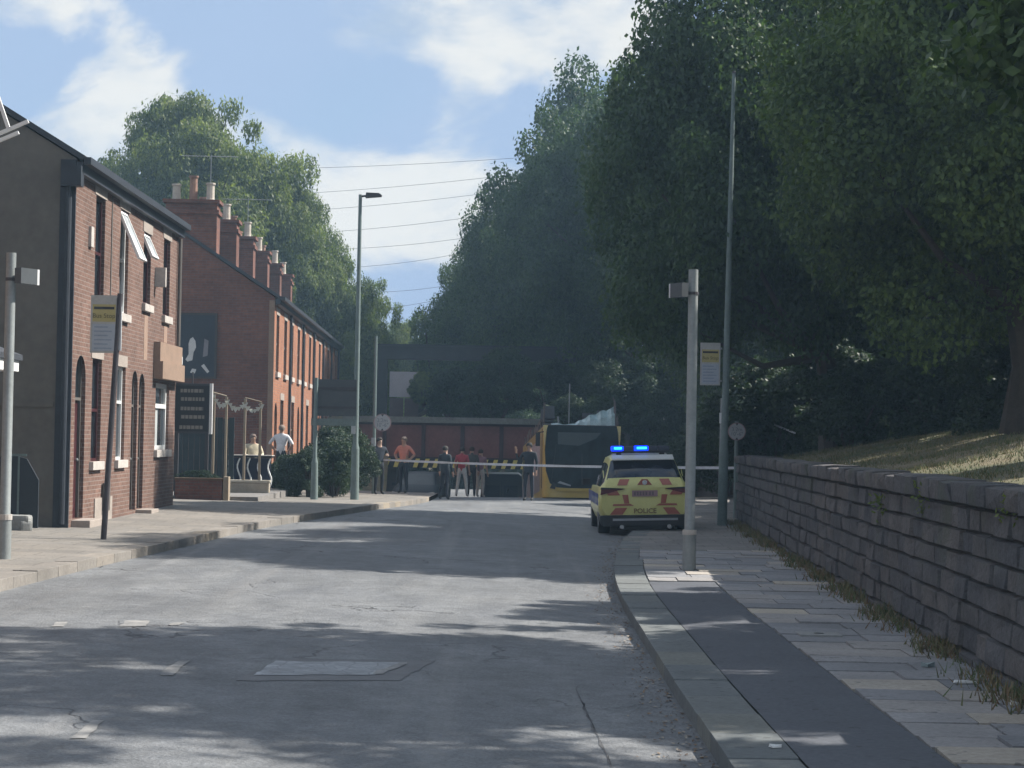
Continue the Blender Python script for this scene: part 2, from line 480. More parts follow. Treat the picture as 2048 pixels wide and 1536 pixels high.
# --- the ground sheet out to the horizon
xs = [-900, -400, -150, -60, -30, -20, -14, -11] + [i * 0.9 - 9.9 for i in range(23)] + [11, 14, 20, 30, 60, 150, 400, 900]
ys = [-60, -20, 0, 5] + [8 + i * 2.0 for i in range(70)] + [160, 190, 250, 400, 900, 1800]
def terr(x, y):
    z = surf(x, y) if -12 < x < 12 else dip(y) * (1 - sstep(12, 30, abs(x))) + 0.25
    return (x, y, min(z, z if abs(x) < 12 else z) - 0.28)
link('ground', grid_mesh('ground', xs, ys, terr, MAT['earth_grass']), kind='structure')

# --- the road
ys = [2 + i * 0.75 for i in range(150)]
us = [i / 16 for i in range(17)]
def rd(u, y):
    x = XL(y) - 0.02 + (XR(y) - XL(y) + 0.04) * u
    return (x, y, road_z(x, y))
link('road', grid_mesh('road', us, ys, rd, MAT['asphalt']), kind='structure')
# side turning in front of the bridge, left of the carriageway
# --- pavements (bed sheets; the stones lie on them)
ys_l = [8 + i * 0.75 for i in range(56)] + [50.5 + i * 0.8 for i in range(70)]
def pl(u, y):
    x0 = -9.2; x1 = XL(y) - 0.02
    x = x0 + (x1 - x0) * u
    return (x, y, pav_l(x, y))
pav_left = link('pavement_left', grid_mesh('pavement_left', [i / 6 for i in range(7)], ys_l, pl, MAT['pave_left']), kind='structure')
ys_r = [6 + i * 0.75 for i in range(140)]
def pr(u, y):
    x0 = XR(y) + 0.02; x1 = XW(y) + 0.25 if y < 44 else XW(44) + 0.25 + (y - 44) * 0.22
    x1 = min(x1, 8.5)
    x = x0 + (x1 - x0) * u
    return (x, y, pav_r(x, y) - (0.030 if y < 33 else 0.0))
def pr_near(u, y): 
    p = pr(u, y); return (p[0], p[1], pav_r(p[0], p[1]) - 0.03)
def pr_far(u, y):
    p = pr(u, y); return (p[0], p[1], pav_r(p[0], p[1]))
pav_right = link('pavement_right', grid_mesh('pavement_right', [i / 6 for i in range(7)], [6 + i * 0.74 for i in range(37)], pr_near, MAT['joint_dirt']), kind='structure')
link('pavement_right_far', grid_mesh('pavement_right_far', [i / 6 for i in range(7)], [32.62 + i * 0.75 for i in range(90)], pr_far, MAT['pave_right_far']), kind='structure')

# --- kerbstones
rng = random.Random(4)
def unit_slab(name, mat, bev):
    mb = MB(); mb.box((0, 0, -0.5), (1, 1, 1))
    return mb.mesh(name, mat, bevel=bev)
slab_k = unit_slab('kerbstone', MAT['kerb_stone'], 0.02)
slab_kp = unit_slab('kerbstone_pale', MAT['kerb_pale'], 0.02)
slab_f = unit_slab('flagstone', MAT['flag'], 0.012)
y = 8.0
while y < 52:
    L = rng.uniform(0.82, 0.98); y1 = y + L; ym = (y + y1) / 2
    a = math.atan2(XR(y1) - XR(y), y1 - y)
    w = 0.42 if ym < 30 else 0.36
    x = XR(ym) + w / 2
    link('kerbstone', slab_k, pav_right, (x, ym, pav_r(x, ym) + rng.uniform(-.004, .006)), (rng.uniform(-.006, .006), rng.uniform(-.012, .004), -a), (w, L - 0.012, 0.26))
    y = y1
y = 16.0
while y < 58:
    L = rng.uniform(0.82, 0.98); y1 = y + L; ym = (y + y1) / 2
    a = math.atan2(XL(y1) - XL(y), y1 - y)
    w = 0.30; x = XL(ym) - w / 2
    link('kerbstone', slab_kp, pav_left, (x, ym, pav_l(x, ym) + 0.006 + rng.uniform(-.004, .008)), (rng.uniform(-.01, .01), rng.uniform(-.004, .012), -a), (w, L - 0.012, 0.26))
    y = y1
# --- flagstones of the right-hand pavement, tar reinstatement strip beside the kerb
STRIP_END = 25.4
def strip_x1(y): return XR(y) + 0.42 + 0.86
y = 8.0; row = 0
while y < 32.6:
    d = 0.6 if rng.random() < .7 else 0.45
    ym = y + d / 2
    x = (strip_x1(ym) + 0.01) if ym < STRIP_END else XR(ym) + (0.43 if ym < 30 else 0.37)
    xe = XW(ym) + 0.03
    first = True
    while x < xe - 0.08:
        w = rng.choice((0.6, 0.75, 0.9)) * (rng.uniform(.5, 1) if first and row % 2 else 1)
        if xe - (x + w) < 0.18: w = xe - x
        w = min(w, xe - x)
        xm = x + w / 2
        tz = rng.uniform(-.005, .007) + (0.006 if rng.random() < .15 else 0)
        link('flagstone', slab_f, pav_right, (xm, ym, pav_r(xm, ym) + tz), (rng.uniform(-.009, .009), rng.uniform(-.008, .008), rng.uniform(-.006, .006) - 0.03), (w - 0.012, d - 0.012, 0.06))
        x += w; first = False
    y += d; row += 1
link('tar_strip', grid_mesh('tar_strip', [0, .33, .66, 1], [8 + i * 0.497 for i in range(36)],
     lambda u, y: (XR(y) + 0.425 + 0.85 * u, y, pav_r(XR(y) + .42 + .85 * u, y) + 0.002 + 0.004 * mnoise.noise((u * 3, y * 1.3, 0))), MAT['tar_strip']), pav_right)

# --- worn paint and patches on the road
m, t, b = new_mat('worn_paint')
geo = t.new('ShaderNodeNewGeometry'); n1 = t.noise(geo.outputs['Position'], 6, 6, 0.7)
t.lk(t.ramp(n1, [(0.42, (0.165, 0.163, 0.160)), (0.66, (0.30, 0.29, 0.275))]), b.inputs['Base Color']); b.inputs['Roughness'].default_value = 0.8
MAT['worn_paint'] = m
m, t, b = new_mat('worn_patch')
geo = t.new('ShaderNodeNewGeometry'); P = geo.outputs['Position']
n1 = t.noise(P, 5, 6, 0.7); vo = t.new('ShaderNodeTexVoronoi', feature='DISTANCE_TO_EDGE'); vo.inputs['Scale'].default_value = 5.5
t.lk(P, vo.inputs['Vector'])
c = t.ramp(n1, [(0.35, (0.15, 0.153, 0.158)), (0.52, (0.21, 0.22, 0.23)), (0.72, (0.42, 0.43, 0.45))])
c = t.mix(t.ramp(vo.outputs['Distance'], [(0.0, 0.8), (0.05, 0.0)]), c, (0.09, 0.09, 0.10))
t.lk(c, b.inputs['Base Color']); b.inputs['Roughness'].default_value = 0.55
t.lk(t.bump(n1, 0.5, 0.02), b.inputs['Normal'])
MAT['worn_patch'] = m
plain('patch_dark', (0.142, 0.143, 0.147), 0.85, var=0.2, vscale=6)
plain('crack', (0.105, 0.105, 0.108), 0.9, var=.3)
plain('patch_mid', (0.190, 0.187, 0.182), 0.85, var=0.2, vscale=6)
def road_sheet(name, corners, mat, lift=0.004, n=6, ragged=0.03, seed=1):
    """four photo pixels on the road -> a thin sheet draped on it"""
    C = [at_z(px, py, 0.08) for px, py in corners]
    for k in range(4):
        C = [at_z(px, py, road_z(c.x, c.y)) for (px, py), c in zip(corners, C)]
    def fn(u, v):
        p = (C[0] * (1 - u) + C[1] * u) * (1 - v) + (C[3] * (1 - u) + C[2] * u) * v
        edge = 1.0 if (u in (0, 1) or v in (0, 1)) else 0.0
        x = p.x + edge * ragged * mnoise.noise((p.x * 4, p.y * 4, seed)); yy = p.y + edge * ragged * mnoise.noise((p.x * 4, p.y * 4, seed + 7))
        return (x, yy, road_z(x, yy) + lift)
    s = [i / n for i in range(n + 1)]
    return link(name, grid_mesh(name, s, s, fn, MAT[mat]), bpy.data.objects['road'])
road_sheet('road_patch', [(470, 1362), (800, 1362), (868, 1322), (560, 1318)], 'patch_dark', 0.004, 8, .05, 3)
road_sheet('worn_patch', [(505, 1352), (748, 1352), (812, 1326), (555, 1324)], 'worn_patch', 0.008, 10, .08, 5)
road_sheet('worn_marking', [(742, 1350), (766, 1350), (812, 1327), (795, 1327)], 'worn_paint', 0.010, 4, .03, 6)
road_sheet('worn_marking', [(318, 1352), (345, 1352), (378, 1322), (355, 1322)], 'worn_paint', 0.006, 4, .03, 8)
road_sheet('worn_marking', [(140, 1478), (172, 1478), (205, 1442), (180, 1442)], 'worn_paint', 0.006, 4, .03, 9)
road_sheet('worn_marking', [(238, 1254), (290, 1254), (300, 1242), (252, 1242)], 'worn_paint', 0.006, 4, .03, 10)
road_sheet('worn_marking', [(102, 1254), (128, 1254), (138, 1245), (112, 1245)], 'worn_paint', 0.006, 4, .03, 11)
road_sheet('worn_marking', [(338, 1251), (362, 1251), (372, 1246), (350, 1246)], 'worn_paint', 0.006, 4, .03, 12)
road_sheet('road_crack', [(1224, 1536), (1227, 1536), (1150, 1372), (1148, 1372)], 'crack', 0.004, 18, .04, 15)

# gutter grit and dead leaves along the right kerb (uncountable)
mb = MB(); rg = random.Random(9)
for i in range(1500):
    y = rg.uniform(9, 44); 
    x = XR(y) - abs(rg.gauss(0, 0.16)) - 0.02
    s = rg.uniform(.006, .022); a = rg.uniform(0, 6.3); z = road_z(x, y) + 0.004
    p = [(x + s * math.cos(a + k * 1.57) * (1.0 if k % 2 else .6), y + s * 1.4 * math.sin(a + k * 1.57), z + rg.uniform(0, .012)) for k in range(4)]
    mb.face(p, rg.randint(0, 2))
plain('leaf_litter', (0.17, 0.11, 0.06), 0.9, var=.4); plain('grit', (0.26, 0.23, 0.19), 0.9, var=.3); plain('leaf_litter_dark', (0.09, 0.06, 0.04), 0.9, var=.4)
mb.build('gutter_debris', [MAT['leaf_litter'], MAT['grit'], MAT['leaf_litter_dark']], label='dry leaves and grit gathered along the right kerb', kind='stuff', cat='debris')

# ================================================================== STONE WALL (right)
wall = thing('stone_wall', 'long low wall of coursed dark stone blocks holding back the grass bank', 'wall', (XW(10), 10, 0))
W0 = Vector((XW(10), 10, 0)); WA = math.atan(0.0445); WL = (43.6 - 10) / math.cos(WA)
wall.rotation_euler = (0, 0, -WA)
# local frame: +Y along the wall, +X into the bank
plain('mortar_dark', (0.035, 0.033, 0.032), 0.95, var=.3)
m, t, b = new_mat('wall_stone')
geo = t.new('ShaderNodeNewGeometry'); P = geo.outputs['Position']; oi = t.new('ShaderNodeObjectInfo')
n1 = t.noise(P, 2.2, 6, 0.65); n2 = t.noise(P, 24, 5, 0.7); cell = t.noise(t.map(P, (1, 1, 1.6)), 1.4, 1)
c = t.ramp(n1, [(0.28, (0.074, 0.073, 0.075)), (0.5, (0.112, 0.106, 0.105)), (0.75, (0.152, 0.142, 0.138))])
c = t.mix(1.0, c, t.ramp(oi.outputs['Random'], [(0, (0.82, 0.84, 0.90)), (0.5, (0.98, 0.97, 0.99)), (1, (1.14, 1.08, 1.04))]), 'MULTIPLY')
c = t.mix(1.0, c, t.ramp(n2, [(0.25, 0.7), (0.75, 1.3)]), 'MULTIPLY')
mo = t.noise(P, 1.1, 4)
c = t.mix(t.ramp(mo, [(0.58, 0.0), (0.7, 0.45)]), c, (0.07, 0.085, 0.05))
t.lk(c, b.inputs['Base Color']); b.inputs['Roughness'].default_value = 0.9; b.inputs['Specular IOR Level'].default_value = 0.25
n4 = t.noise(P, 9, 6, 0.7)
t.lk(t.bump(t.math('MULTIPLY_ADD', n2, 0.35, t.math('MULTIPLY_ADD', n4, 0.8, n1)), 0.9, 0.05), b.inputs['Normal'])
MAT['wall_stone'] = m
plain('coping_top', (0.22, 0.225, 0.22), 0.95, var=.3, vscale=5, bump=.5, objvar=.2)
def rock(name, seed, mats):
    """a dressed block: flat slightly tilted face, chamfered arrises, uneven outline"""
    rr = random.Random(seed); J = lambda a: rr.uniform(-a, a)
    xo, iy, iz = -.5, .035, .075
    out = [(-.5, -.5), (0, -.5), (.5, -.5), (.5, .5), (0, .5), (-.5, .5)]
    back = [(.5, y * .98, z * .98) for y, z in out]
    rim = [(-.30 + J(.03), y + J(.006), z + J(.03)) for y, z in out]
    face = [(xo + J(.055), y * (1 - 2 * iy) + J(.012), z * (1 - 2 * iz) + J(.03)) for y, z in out]
    mid = (xo - .03 + J(.05), J(.15), J(.12))
    V = back + rim + face + [mid]; F = []
    for k in range(6):
        n = (k + 1) % 6
        F += [(k, n, 6 + n, 6 + k), (6 + k, 6 + n, 12 + n, 12 + k), (12 + k, 12 + n, 18)]
    me = bpy.data.meshes.new(name); me.from_pydata(V, [], F)
    for mt in mats: me.materials.append(mt)
    bm = bmesh.new(); bm.from_mesh(me); bmesh.ops.recalc_face_normals(bm, faces=bm.faces); bm.to_mesh(me); bm.free()
    me.update()
    return me
rocks = [rock('wall_block', s, [MAT['wall_stone']]) for s in range(6)]
cops = [rock('coping_block', 20 + s, [MAT['wall_stone']]) for s in range(3)]
def wall_base(s):                                     # top of the pavement at distance s along the wall
    yy = 10 + s * math.cos(WA); return pav_r(XW(yy), yy)
TOPZ = 1.665
courses = [0.17, 0.22, 0.20, 0.21, 0.19, 0.20, 0.21]
near_b, far_b = [], []
rg = random.Random(21)
zacc = 0.06
for ci, h in enumerate(courses):
    s = rg.uniform(-.5, 0)
    while s < WL:
        L = rg.uniform(.34, .85)
        d = (s + L / 2, zacc + h / 2, L, h, rg.randint(0, 5), rg.uniform(-.022, .022), rg.uniform(-.012, .012))
        (near_b if s < 18.0 else far_b).append(d)
        s += L
    zacc += h
cop = []
s = 0
while s < WL:
    L = rg.uniform(.45, .85); cop.append((s + L / 2, L, rg.randint(0, 2), rg.uniform(-.02, .02), rg.uniform(-.015, .02))); s += L
core = MB(); core.bb(0.035, 0.45, -0.2, WL, -0.1, zacc + 0.02)
core.build('wall_core', MAT['mortar_dark'], wall)
print('wall blocks', len(near_b), len(far_b), len(cop))
near_b.sort(key=lambda d: d[0]); far_b += near_b[240:]; near_b = near_b[:240]
for (s, z, L, h, k, dx, rot) in near_b:
    link('wall_block', rocks[k], wall, (0.15 + dx, s, z), (rg.uniform(-.012, .012), 0, rot), (0.34, L - 0.007, h - 0.014))
vs, fs = [], []
for (s, z, L, h, k, dx, rot) in far_b:
    i0 = len(vs); me = rocks[k]
    vs += [(0.15 + dx + v.co.x * .34, s + v.co.y * (L - .014), z + v.co.z * (h - .012)) for v in me.vertices]
    fs += [tuple(i0 + q for q in p.vertices) for p in me.polygons]
me = bpy.data.meshes.new('wall_blocks_far'); me.from_pydata(vs, [], fs); me.materials.append(MAT['wall_stone']); me.update()
link('wall_blocks_far', me, wall, kind='stuff')
for (s, L, k, dx, dz) in cop:
    hc = TOPZ - zacc - 0.02 + dz
    c = link('coping_block', cops[k], wall, (0.14 + dx, s, zacc + 0.01 + hc / 2), (rg.uniform(-.02, .02), rg.uniform(-.02, .02), rg.uniform(-.02, .02)), (0.44, L - 0.02, hc))
# return of the wall at its far end
rt = MB(); rt.bb(0.06, 4.2, WL - 0.1, WL + 0.35, -0.1, 1.45)
rt.build('wall_return', MAT['wall_stone'], wall)
# ================================================================== GRASS BANK
def bank_z(x, y):
    u = x - XW(min(y, 46))
    rise = 0.80 * sstep(0.2, 5.2, u) + 0.10 * sstep(5, 20, u)
    n = 0.06 * mnoise.noise((x * 0.5, y * 0.4, 3)) + 0.025 * mnoise.noise((x * 2, y * 2, 8))
    f = 1 - 0.5 * sstep(46, 62, y)
    return 1.50 + (rise + n * sstep(0, 1, u)) * f - 0.9 * sstep(45, 60, y) * (1 - sstep(5, 9, u))
us = [0.0, .15, .4, .8, 1.3, 1.9, 2.6, 3.4, 4.3, 5.3, 6.6, 8.5, 11, 15, 22, 40]
ys = [2 + i * 0.9 for i in range(47)] 
bank = link('grass_bank', grid_mesh('grass_bank', us, ys, lambda u, y: (XW(y) + 0.22 + u, y, bank_z(XW(y) + .22 + u, y)), MAT['earth_grass']), kind='structure')
ys2 = [43.4 + i * 1.2 for i in range(30)]
link('grass_bank_far', grid_mesh('grass_bank_far', us, ys2, lambda u, y: (XW(43.4) + 0.3 + u + (y - 43.4) * 0.10, y, bank_z(XW(43.4) + .3 + u, y) - 0.3 * (u < .1)), MAT['earth_grass']), kind='structure')

# dry grass blades on the bank, tufts at the foot of the wall (uncountable)
def blades(name, spots, mats, label, hmin, hmax, w=0.006):
    n = len(spots); V = np.zeros((n * 3, 3)); rr = np.random.RandomState(3)
    sp = np.array([(a, b_, c_) for a, b_, c_, _ in spots]); hh = np.array([d for *_, d in spots]) * rr.uniform(hmin, hmax, n)
    ang = rr.uniform(0, 6.283, n); lean = rr.normal(0, 0.45, (n, 2)) * hh[:, None]
    dx = np.stack([np.cos(ang), np.sin(ang), np.zeros(n)], 1) * w
    V[0::3] = sp - dx; V[1::3] = sp + dx; V[2::3] = sp + np.stack([lean[:, 0], lean[:, 1], hh], 1)
    me = bpy.data.meshes.new(name); me.from_pydata(V.tolist(), [], np.arange(n * 3).reshape(n, 3).tolist())
    for mt in mats: me.materials.append(mt)
    me.polygons.foreach_set('material_index', rr.randint(0, len(mats), n).tolist()); me.update()
    return link(name, me, label=label, kind='stuff', cat='grass')
plain('straw', (0.20, 0.165, 0.085), 0.9, var=.3); plain('grass_green', (0.075, 0.105, 0.035), 0.9, var=.3); plain('grass_dull', (0.12, 0.12, 0.055), 0.9, var=.3)
rg = random.Random(33); sp = []
while len(sp) < 26000:
    y = rg.uniform(11, 46); u = rg.uniform(0, 6.5); x = XW(y) + .25 + u
    if x > 0.29 * y + 0.6: continue
    sp.append((x, y, bank_z(x, y) - .01, 0.6 + 0.8 * max(0, mnoise.noise((x * .8, y * .8, 1)))))
blades('bank_grass', sp, [MAT['straw'], MAT['grass_dull'], MAT['grass_green']], 'short dry grass on the bank above the stone wall', .05, .13, .007)
sp = []
while len(sp) < 5200:
    y = rg.uniform(10, 43.5); dens = 0.35 + mnoise.noise((0, y * 0.9, 5))
    if rg.random() > max(.1, dens + .25): continue
    x = XW(y) - abs(rg.gauss(0, .13)) * (1.2 if dens > .3 else .7); 
    sp.append((x, y, pav_r(x, y), 0.4 + max(0, dens)))
blades('wall_foot_weeds', sp, [MAT['straw'], MAT['grass_dull'], MAT['grass_green'], MAT['leaf_litter']], 'straggly weeds and dry grass along the foot of the wall', .05, .17, .008)
# weeds rooted in the coping
leaf_mat('weed_leaf', (0.07, 0.10, 0.025), (0.20, 0.24, 0.06), .3)
def wall_weed(px, py, sz, label):
    s = at_y(px, py, 1.0); 
    d = (s - Vector((0, 0, CAM_Z)))
    # meet the wall face
    k = 12.0
    for _ in range(30): k = (XW(k) - 0.0) / d.x * 1.0 if d.x > 0 else k; k = max(8, min(45, k))
    p = Vector((XW(k) - .02, k, CAM_Z + d.z * k))
    mb = MB(); r2 = random.Random(int(px))
    for i in range(46):
        a = Vector((r2.gauss(-.4, .6), r2.gauss(0, .6), r2.gauss(.2, .6))).normalized() * sz * r2.uniform(.2, 1)
        u = Vector((r2.gauss(0, 1), r2.gauss(0, 1), r2.gauss(0, 1))).normalized() * sz * .16; w = u.orthogonal().normalized() * sz * .09
        mb.face([a - u, a + w, a + u, a - w])
    t = thing('wall_weed', label, 'plant', p, 0, 'weeds growing out of the wall')
    mb.build('leaves', MAT['weed_leaf'], t, kind='stuff')
    st = MB()
    for i in range(6):
        a = Vector((r2.gauss(-.4, .6), r2.gauss(0, .6), r2.gauss(.2, .6))).normalized() * sz * .8
        st.tube([(0.03, 0, 0), tuple(a)], .003, 4)
    st.build('stems', MAT['weed_leaf'], t)
wall_weed(1772, 1012, .20, 'dry bushy weed sprouting below the coping of the stone wall')
wall_weed(1862, 985, .17, 'yellow-green weed growing from a joint in the wall coping')
wall_weed(2036, 1022, .17, 'bright green leafy weed at the top of the stone wall')
wall_weed(1852, 1022, .08, 'small pale weed just under the coping joint')

# litter and the small cover
def bit(name, px, py, dims, col, label, rz=0.0, cat='litter', mat=None):
    p = at_z(px, py, 0.15)
    p = at_z(px, py, surf(p.x, p.y))
    mb = MB(); r2 = random.Random(int(px + py)); a, b_, c_ = dims
    V = [[(-a/2, -b_/2), (a/2, -b_/2), (a/2, b_/2), (-a/2, b_/2)]]
    top = [(x + r2.uniform(-.15, .15) * a, y + r2.uniform(-.15, .15) * b_) for x, y in V[0]]
    for k in range(4):
        n = (k + 1) % 4
        mb.face([(*V[0][k], 0), (*V[0][n], 0), (*top[n], c_ * (1 if n % 2 else .55)), (*top[k], c_ * (1 if k % 2 else .55))])
    mb.face([(*top[k], c_ * (1 if k % 2 else .55)) for k in range(4)])
    mb.build(name, mat or plain('litter_' + name, col, .6), loc=(p.x, p.y, surf(p.x, p.y) + .008), rot=(0, 0, rz), label=label, cat=cat)
bit('paper_scrap', 1930, 1368, (.17, .06, .02), (0.66, 0.66, 0.64), 'long white paper scrap lying by the foot of the wall', .1)
bit('crumpled_tissue', 2030, 1412, (.06, .06, .03), (0.62, 0.62, 0.60), 'small crumpled white tissue beside the wall weeds')
bit('cigarette_packet', 1550, 1497, (.06, .05, .02), (0.68, 0.68, 0.66), 'small white packet on the dark tar strip', .4)
bit('crushed_carton', 1856, 1335, (.09, .07, .04), (0.22, 0.27, 0.27), 'flattened grey-green carton on the paving slabs', .7)
p = at_z(1638, 1268, .15); z0 = surf(p.x, p.y)
cov = thing('stop_tap_cover', 'small square pale cover with a dark hole set in the paving', 'utility cover', (p.x, p.y, z0))
MB().bb(-.2, .2, -.16, .16, -.02, .017).build('cover_plate', plain('cover_concrete', (.25, .25, .24), .9), cov, bevel=.004)
MB().lathe([(.05, .010), (.05, .0195)], n=12).build('cover_hole', MAT['black_paint'], cov)
# slipped and bright tilted slab edges in the pavement
# ================================================================== TREES
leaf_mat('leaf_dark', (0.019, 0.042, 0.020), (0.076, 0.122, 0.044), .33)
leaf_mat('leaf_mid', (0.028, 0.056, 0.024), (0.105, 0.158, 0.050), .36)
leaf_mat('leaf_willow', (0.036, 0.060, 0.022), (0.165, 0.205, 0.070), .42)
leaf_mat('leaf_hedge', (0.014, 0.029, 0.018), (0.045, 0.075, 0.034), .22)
plain('bark', (0.055, 0.045, 0.036), 0.95, var=.4, vscale=6, bump=.6)
def crown_mesh(name, mat, seed, n_cl, n_leaf, leaf, cl_r=(.20, .33), narrow=1.0, droop=0.0, rmin=.30, squash=1.0):
    rr = np.random.RandomState(seed)
    cs = []
    while len(cs) < n_cl:
        d = rr.normal(0, 1, 3); d /= np.linalg.norm(d)
        r = rr.uniform(rmin ** 2, .80 ** 2) ** .5
        if d[2] < -0.5 and rr.rand() < .55: continue
        cr = rr.uniform(*cl_r)
        if rr.rand() < .30 and d[2] > -.35: r = rr.uniform(.80, 1.0); cr *= rr.uniform(.38, .7)      # sprays that break the outline
        cs.append((d * r, cr))
    Vs = []
    for c, cr in cs:
        n = int(n_leaf * (cr / np.mean(cl_r)) ** 2)
        d = rr.normal(0, 1, (n, 3)); d /= np.linalg.norm(d, axis=1)[:, None]
        rad = cr * rr.uniform(.25, 1, n) ** .5
        p = c + d * rad[:, None] * np.array([1.05, 1.05, .8])
        # twigs that stick out
        k = rr.rand(n) < .12; p[k] += d[k] * (rr.uniform(.01, .055, k.sum()))[:, None]
        if droop: p[:, 2] -= droop * rr.uniform(0, 1, n) ** 2 * (rr.rand(n) < .5)
        nr = d * .8 + np.array([0, 0, .5]) + rr.normal(0, .75, (n, 3)); nr /= np.linalg.norm(nr, axis=1)[:, None]
        a = rr.normal(0, 1, (n, 3))
        if narrow > 1: a = a * .3 + np.array([0, 0, -1.0])
        u = a - nr * (a * nr).sum(1)[:, None]; u /= np.linalg.norm(u, axis=1)[:, None]
        w = np.cross(nr, u)
        s = leaf * rr.uniform(.6, 1.35, n)[:, None]
        Vs.append(np.stack([p - u * s * narrow, p + w * s * .62, p + u * s * narrow, p - w * s * .62], 1))
    V = np.concatenate(Vs).reshape(-1, 3); V[:, 2] *= squash
    n = len(V) // 4
    me = bpy.data.meshes.new(name)
    me.vertices.add(n * 4); me.vertices.foreach_set('co', V.ravel().astype(np.float32))
    me.loops.add(n * 4); me.loops.foreach_set('vertex_index', np.arange(n * 4, dtype=np.int32))
    me.polygons.add(n); me.polygons.foreach_set('loop_start', np.arange(0, n * 4, 4, dtype=np.int32))
    me.polygons.foreach_set('loop_total', np.full(n, 4, dtype=np.int32))
    me.materials.append(mat); me.update(calc_edges=True)
    me['clumps'] = [float(v) for c, _ in cs for v in c]
    return me
CR = {
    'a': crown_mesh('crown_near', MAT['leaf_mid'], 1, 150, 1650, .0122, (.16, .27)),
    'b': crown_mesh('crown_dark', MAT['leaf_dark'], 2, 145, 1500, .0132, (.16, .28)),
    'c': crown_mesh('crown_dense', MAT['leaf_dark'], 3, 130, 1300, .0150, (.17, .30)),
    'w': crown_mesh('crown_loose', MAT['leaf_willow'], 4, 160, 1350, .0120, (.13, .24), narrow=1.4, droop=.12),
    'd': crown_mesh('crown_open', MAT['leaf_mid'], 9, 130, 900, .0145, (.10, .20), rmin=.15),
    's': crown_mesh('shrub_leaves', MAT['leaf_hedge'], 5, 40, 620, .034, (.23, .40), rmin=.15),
}
def tree(name, label, kind, base, cc, rad, rz=0.0, trunk_r=0.22, group='trees along the road', cat='tree'):
    """base: foot of the trunk; cc: centre of the crown; rad: crown half-sizes"""
    base = Vector(base); cc = Vector(cc); rad = Vector(rad)
    t = thing(name, label, cat, base, 0, group)
    me = CR[kind]
    link('crown', me, t, cc - base, (0, 0, rz), rad)
    mb = MB(); rr = random.Random(int(base.x * 31 + base.y * 7))
    top = cc - base + Vector((0, 0, rad.z * .45))
    n = 9; pts, rs = [], []
    for i in range(n):
        f = i / (n - 1)
        w = Vector((rr.uniform(-.12, .12), rr.uniform(-.12, .12), 0)) * (f > 0)
        pts.append(Vector((top.x * f ** 1.4, top.y * f ** 1.4, top.z * f)) + w); rs.append(trunk_r * (1 - .82 * f) * (1.35 if i == 0 else 1))
    pts[0].z -= .15
    mb.tube(pts, rs, 9)
    cl = list(me['clumps']); Mz = Matrix.Rotation(rz, 3, 'Z'); nc = len(cl) // 3
    for k in range(0, nc, max(1, nc // 16)):
        c = Mz @ Vector(cl[3 * k:3 * k + 3]); tgt = cc - base + Vector((c.x * rad.x, c.y * rad.y, c.z * rad.z))
        f = min(.95, max(.30, (tgt.z - rad.z * .5) / max(.1, top.z))); j = int(f * (n - 1))
        st = pts[j]; mid = st.lerp(tgt, .5) + Vector((0, 0, -.08 * rad.z))
        mb.tube([st, mid, tgt], [rs[j] * .6, rs[j] * .35, .015], 5)
    mb.build('trunk', MAT['bark'], t, smooth=True)
    return t
def shrub(name, label, cc, rad, rz=0.0, kind='s', group='shrubs', cat='shrub', base_z=None):
    cc = Vector(cc); rad = Vector(rad)
    bz = cc.z - rad.z * .85 if base_z is None else base_z
    t = thing(name, label, cat, (cc.x, cc.y, bz), 0, group)
    link('foliage', CR[kind], t, (0, 0, cc.z - bz), (0, 0, rz), rad)
    mb = MB(); rr = random.Random(int(cc.x * 17 + cc.y * 5))
    for k in range(6):
        a = Vector((rr.uniform(-.5, .5) * rad.x, rr.uniform(-.5, .5) * rad.y, (cc.z - bz) + rr.uniform(-.2, .5) * rad.z))
        mb.tube([(a.x * .15, a.y * .15, -.05), tuple(a * .55 + Vector((0, 0, .1))), tuple(a)], [.05, .035, .012], 5)
    mb.build('stems', MAT['bark'], t)
    return t
# right side, from near to far
TG = 'trees on the right-hand bank'
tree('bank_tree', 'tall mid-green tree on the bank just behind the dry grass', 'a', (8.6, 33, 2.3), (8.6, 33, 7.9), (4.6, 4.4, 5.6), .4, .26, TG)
tree('bank_tree', 'open-leaved tree added on the bank to shade the near road', 'd', (9.2, 17.0, 2.0), (8.4, 17.0, 7.4), (5.4, 5.0, 5.4), 2.1, .26, TG)  # added as a shadow caster for the foreground road
tree('bank_tree', 'broad tree added further back on the bank to lengthen the road shadow', 'd', (12.6, 34, 2.3), (12.2, 33.8, 10.4), (4.6, 3.8, 5.2), 4.1, .26, TG)  # added so that its shadow spreads across the carriageway
tree('bank_tree', 'small rounded tree added out of view behind the wall to shade the kerb side', 'd', (9.0, 23.6, 2.1), (8.7, 23.6, 5.6), (2.2, 2.6, 2.8), 3.3, .14, TG)  # unseen tree put here for the shadow beside the kerb
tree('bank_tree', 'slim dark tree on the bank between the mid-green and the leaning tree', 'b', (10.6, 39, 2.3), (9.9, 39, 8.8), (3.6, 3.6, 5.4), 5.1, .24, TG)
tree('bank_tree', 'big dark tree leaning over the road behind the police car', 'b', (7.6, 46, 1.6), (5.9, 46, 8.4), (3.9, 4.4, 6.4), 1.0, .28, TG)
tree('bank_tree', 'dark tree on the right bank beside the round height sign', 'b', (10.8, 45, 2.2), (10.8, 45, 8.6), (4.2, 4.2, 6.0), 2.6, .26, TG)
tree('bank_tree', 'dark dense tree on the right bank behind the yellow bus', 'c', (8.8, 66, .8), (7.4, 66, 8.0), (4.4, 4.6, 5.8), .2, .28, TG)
tree('bank_tree', 'tall dark tree where the right bank meets the bridge', 'c', (10, 76, 1.0), (9, 76, 9.4), (5.0, 5.0, 6.6), 1.6, .3, TG)
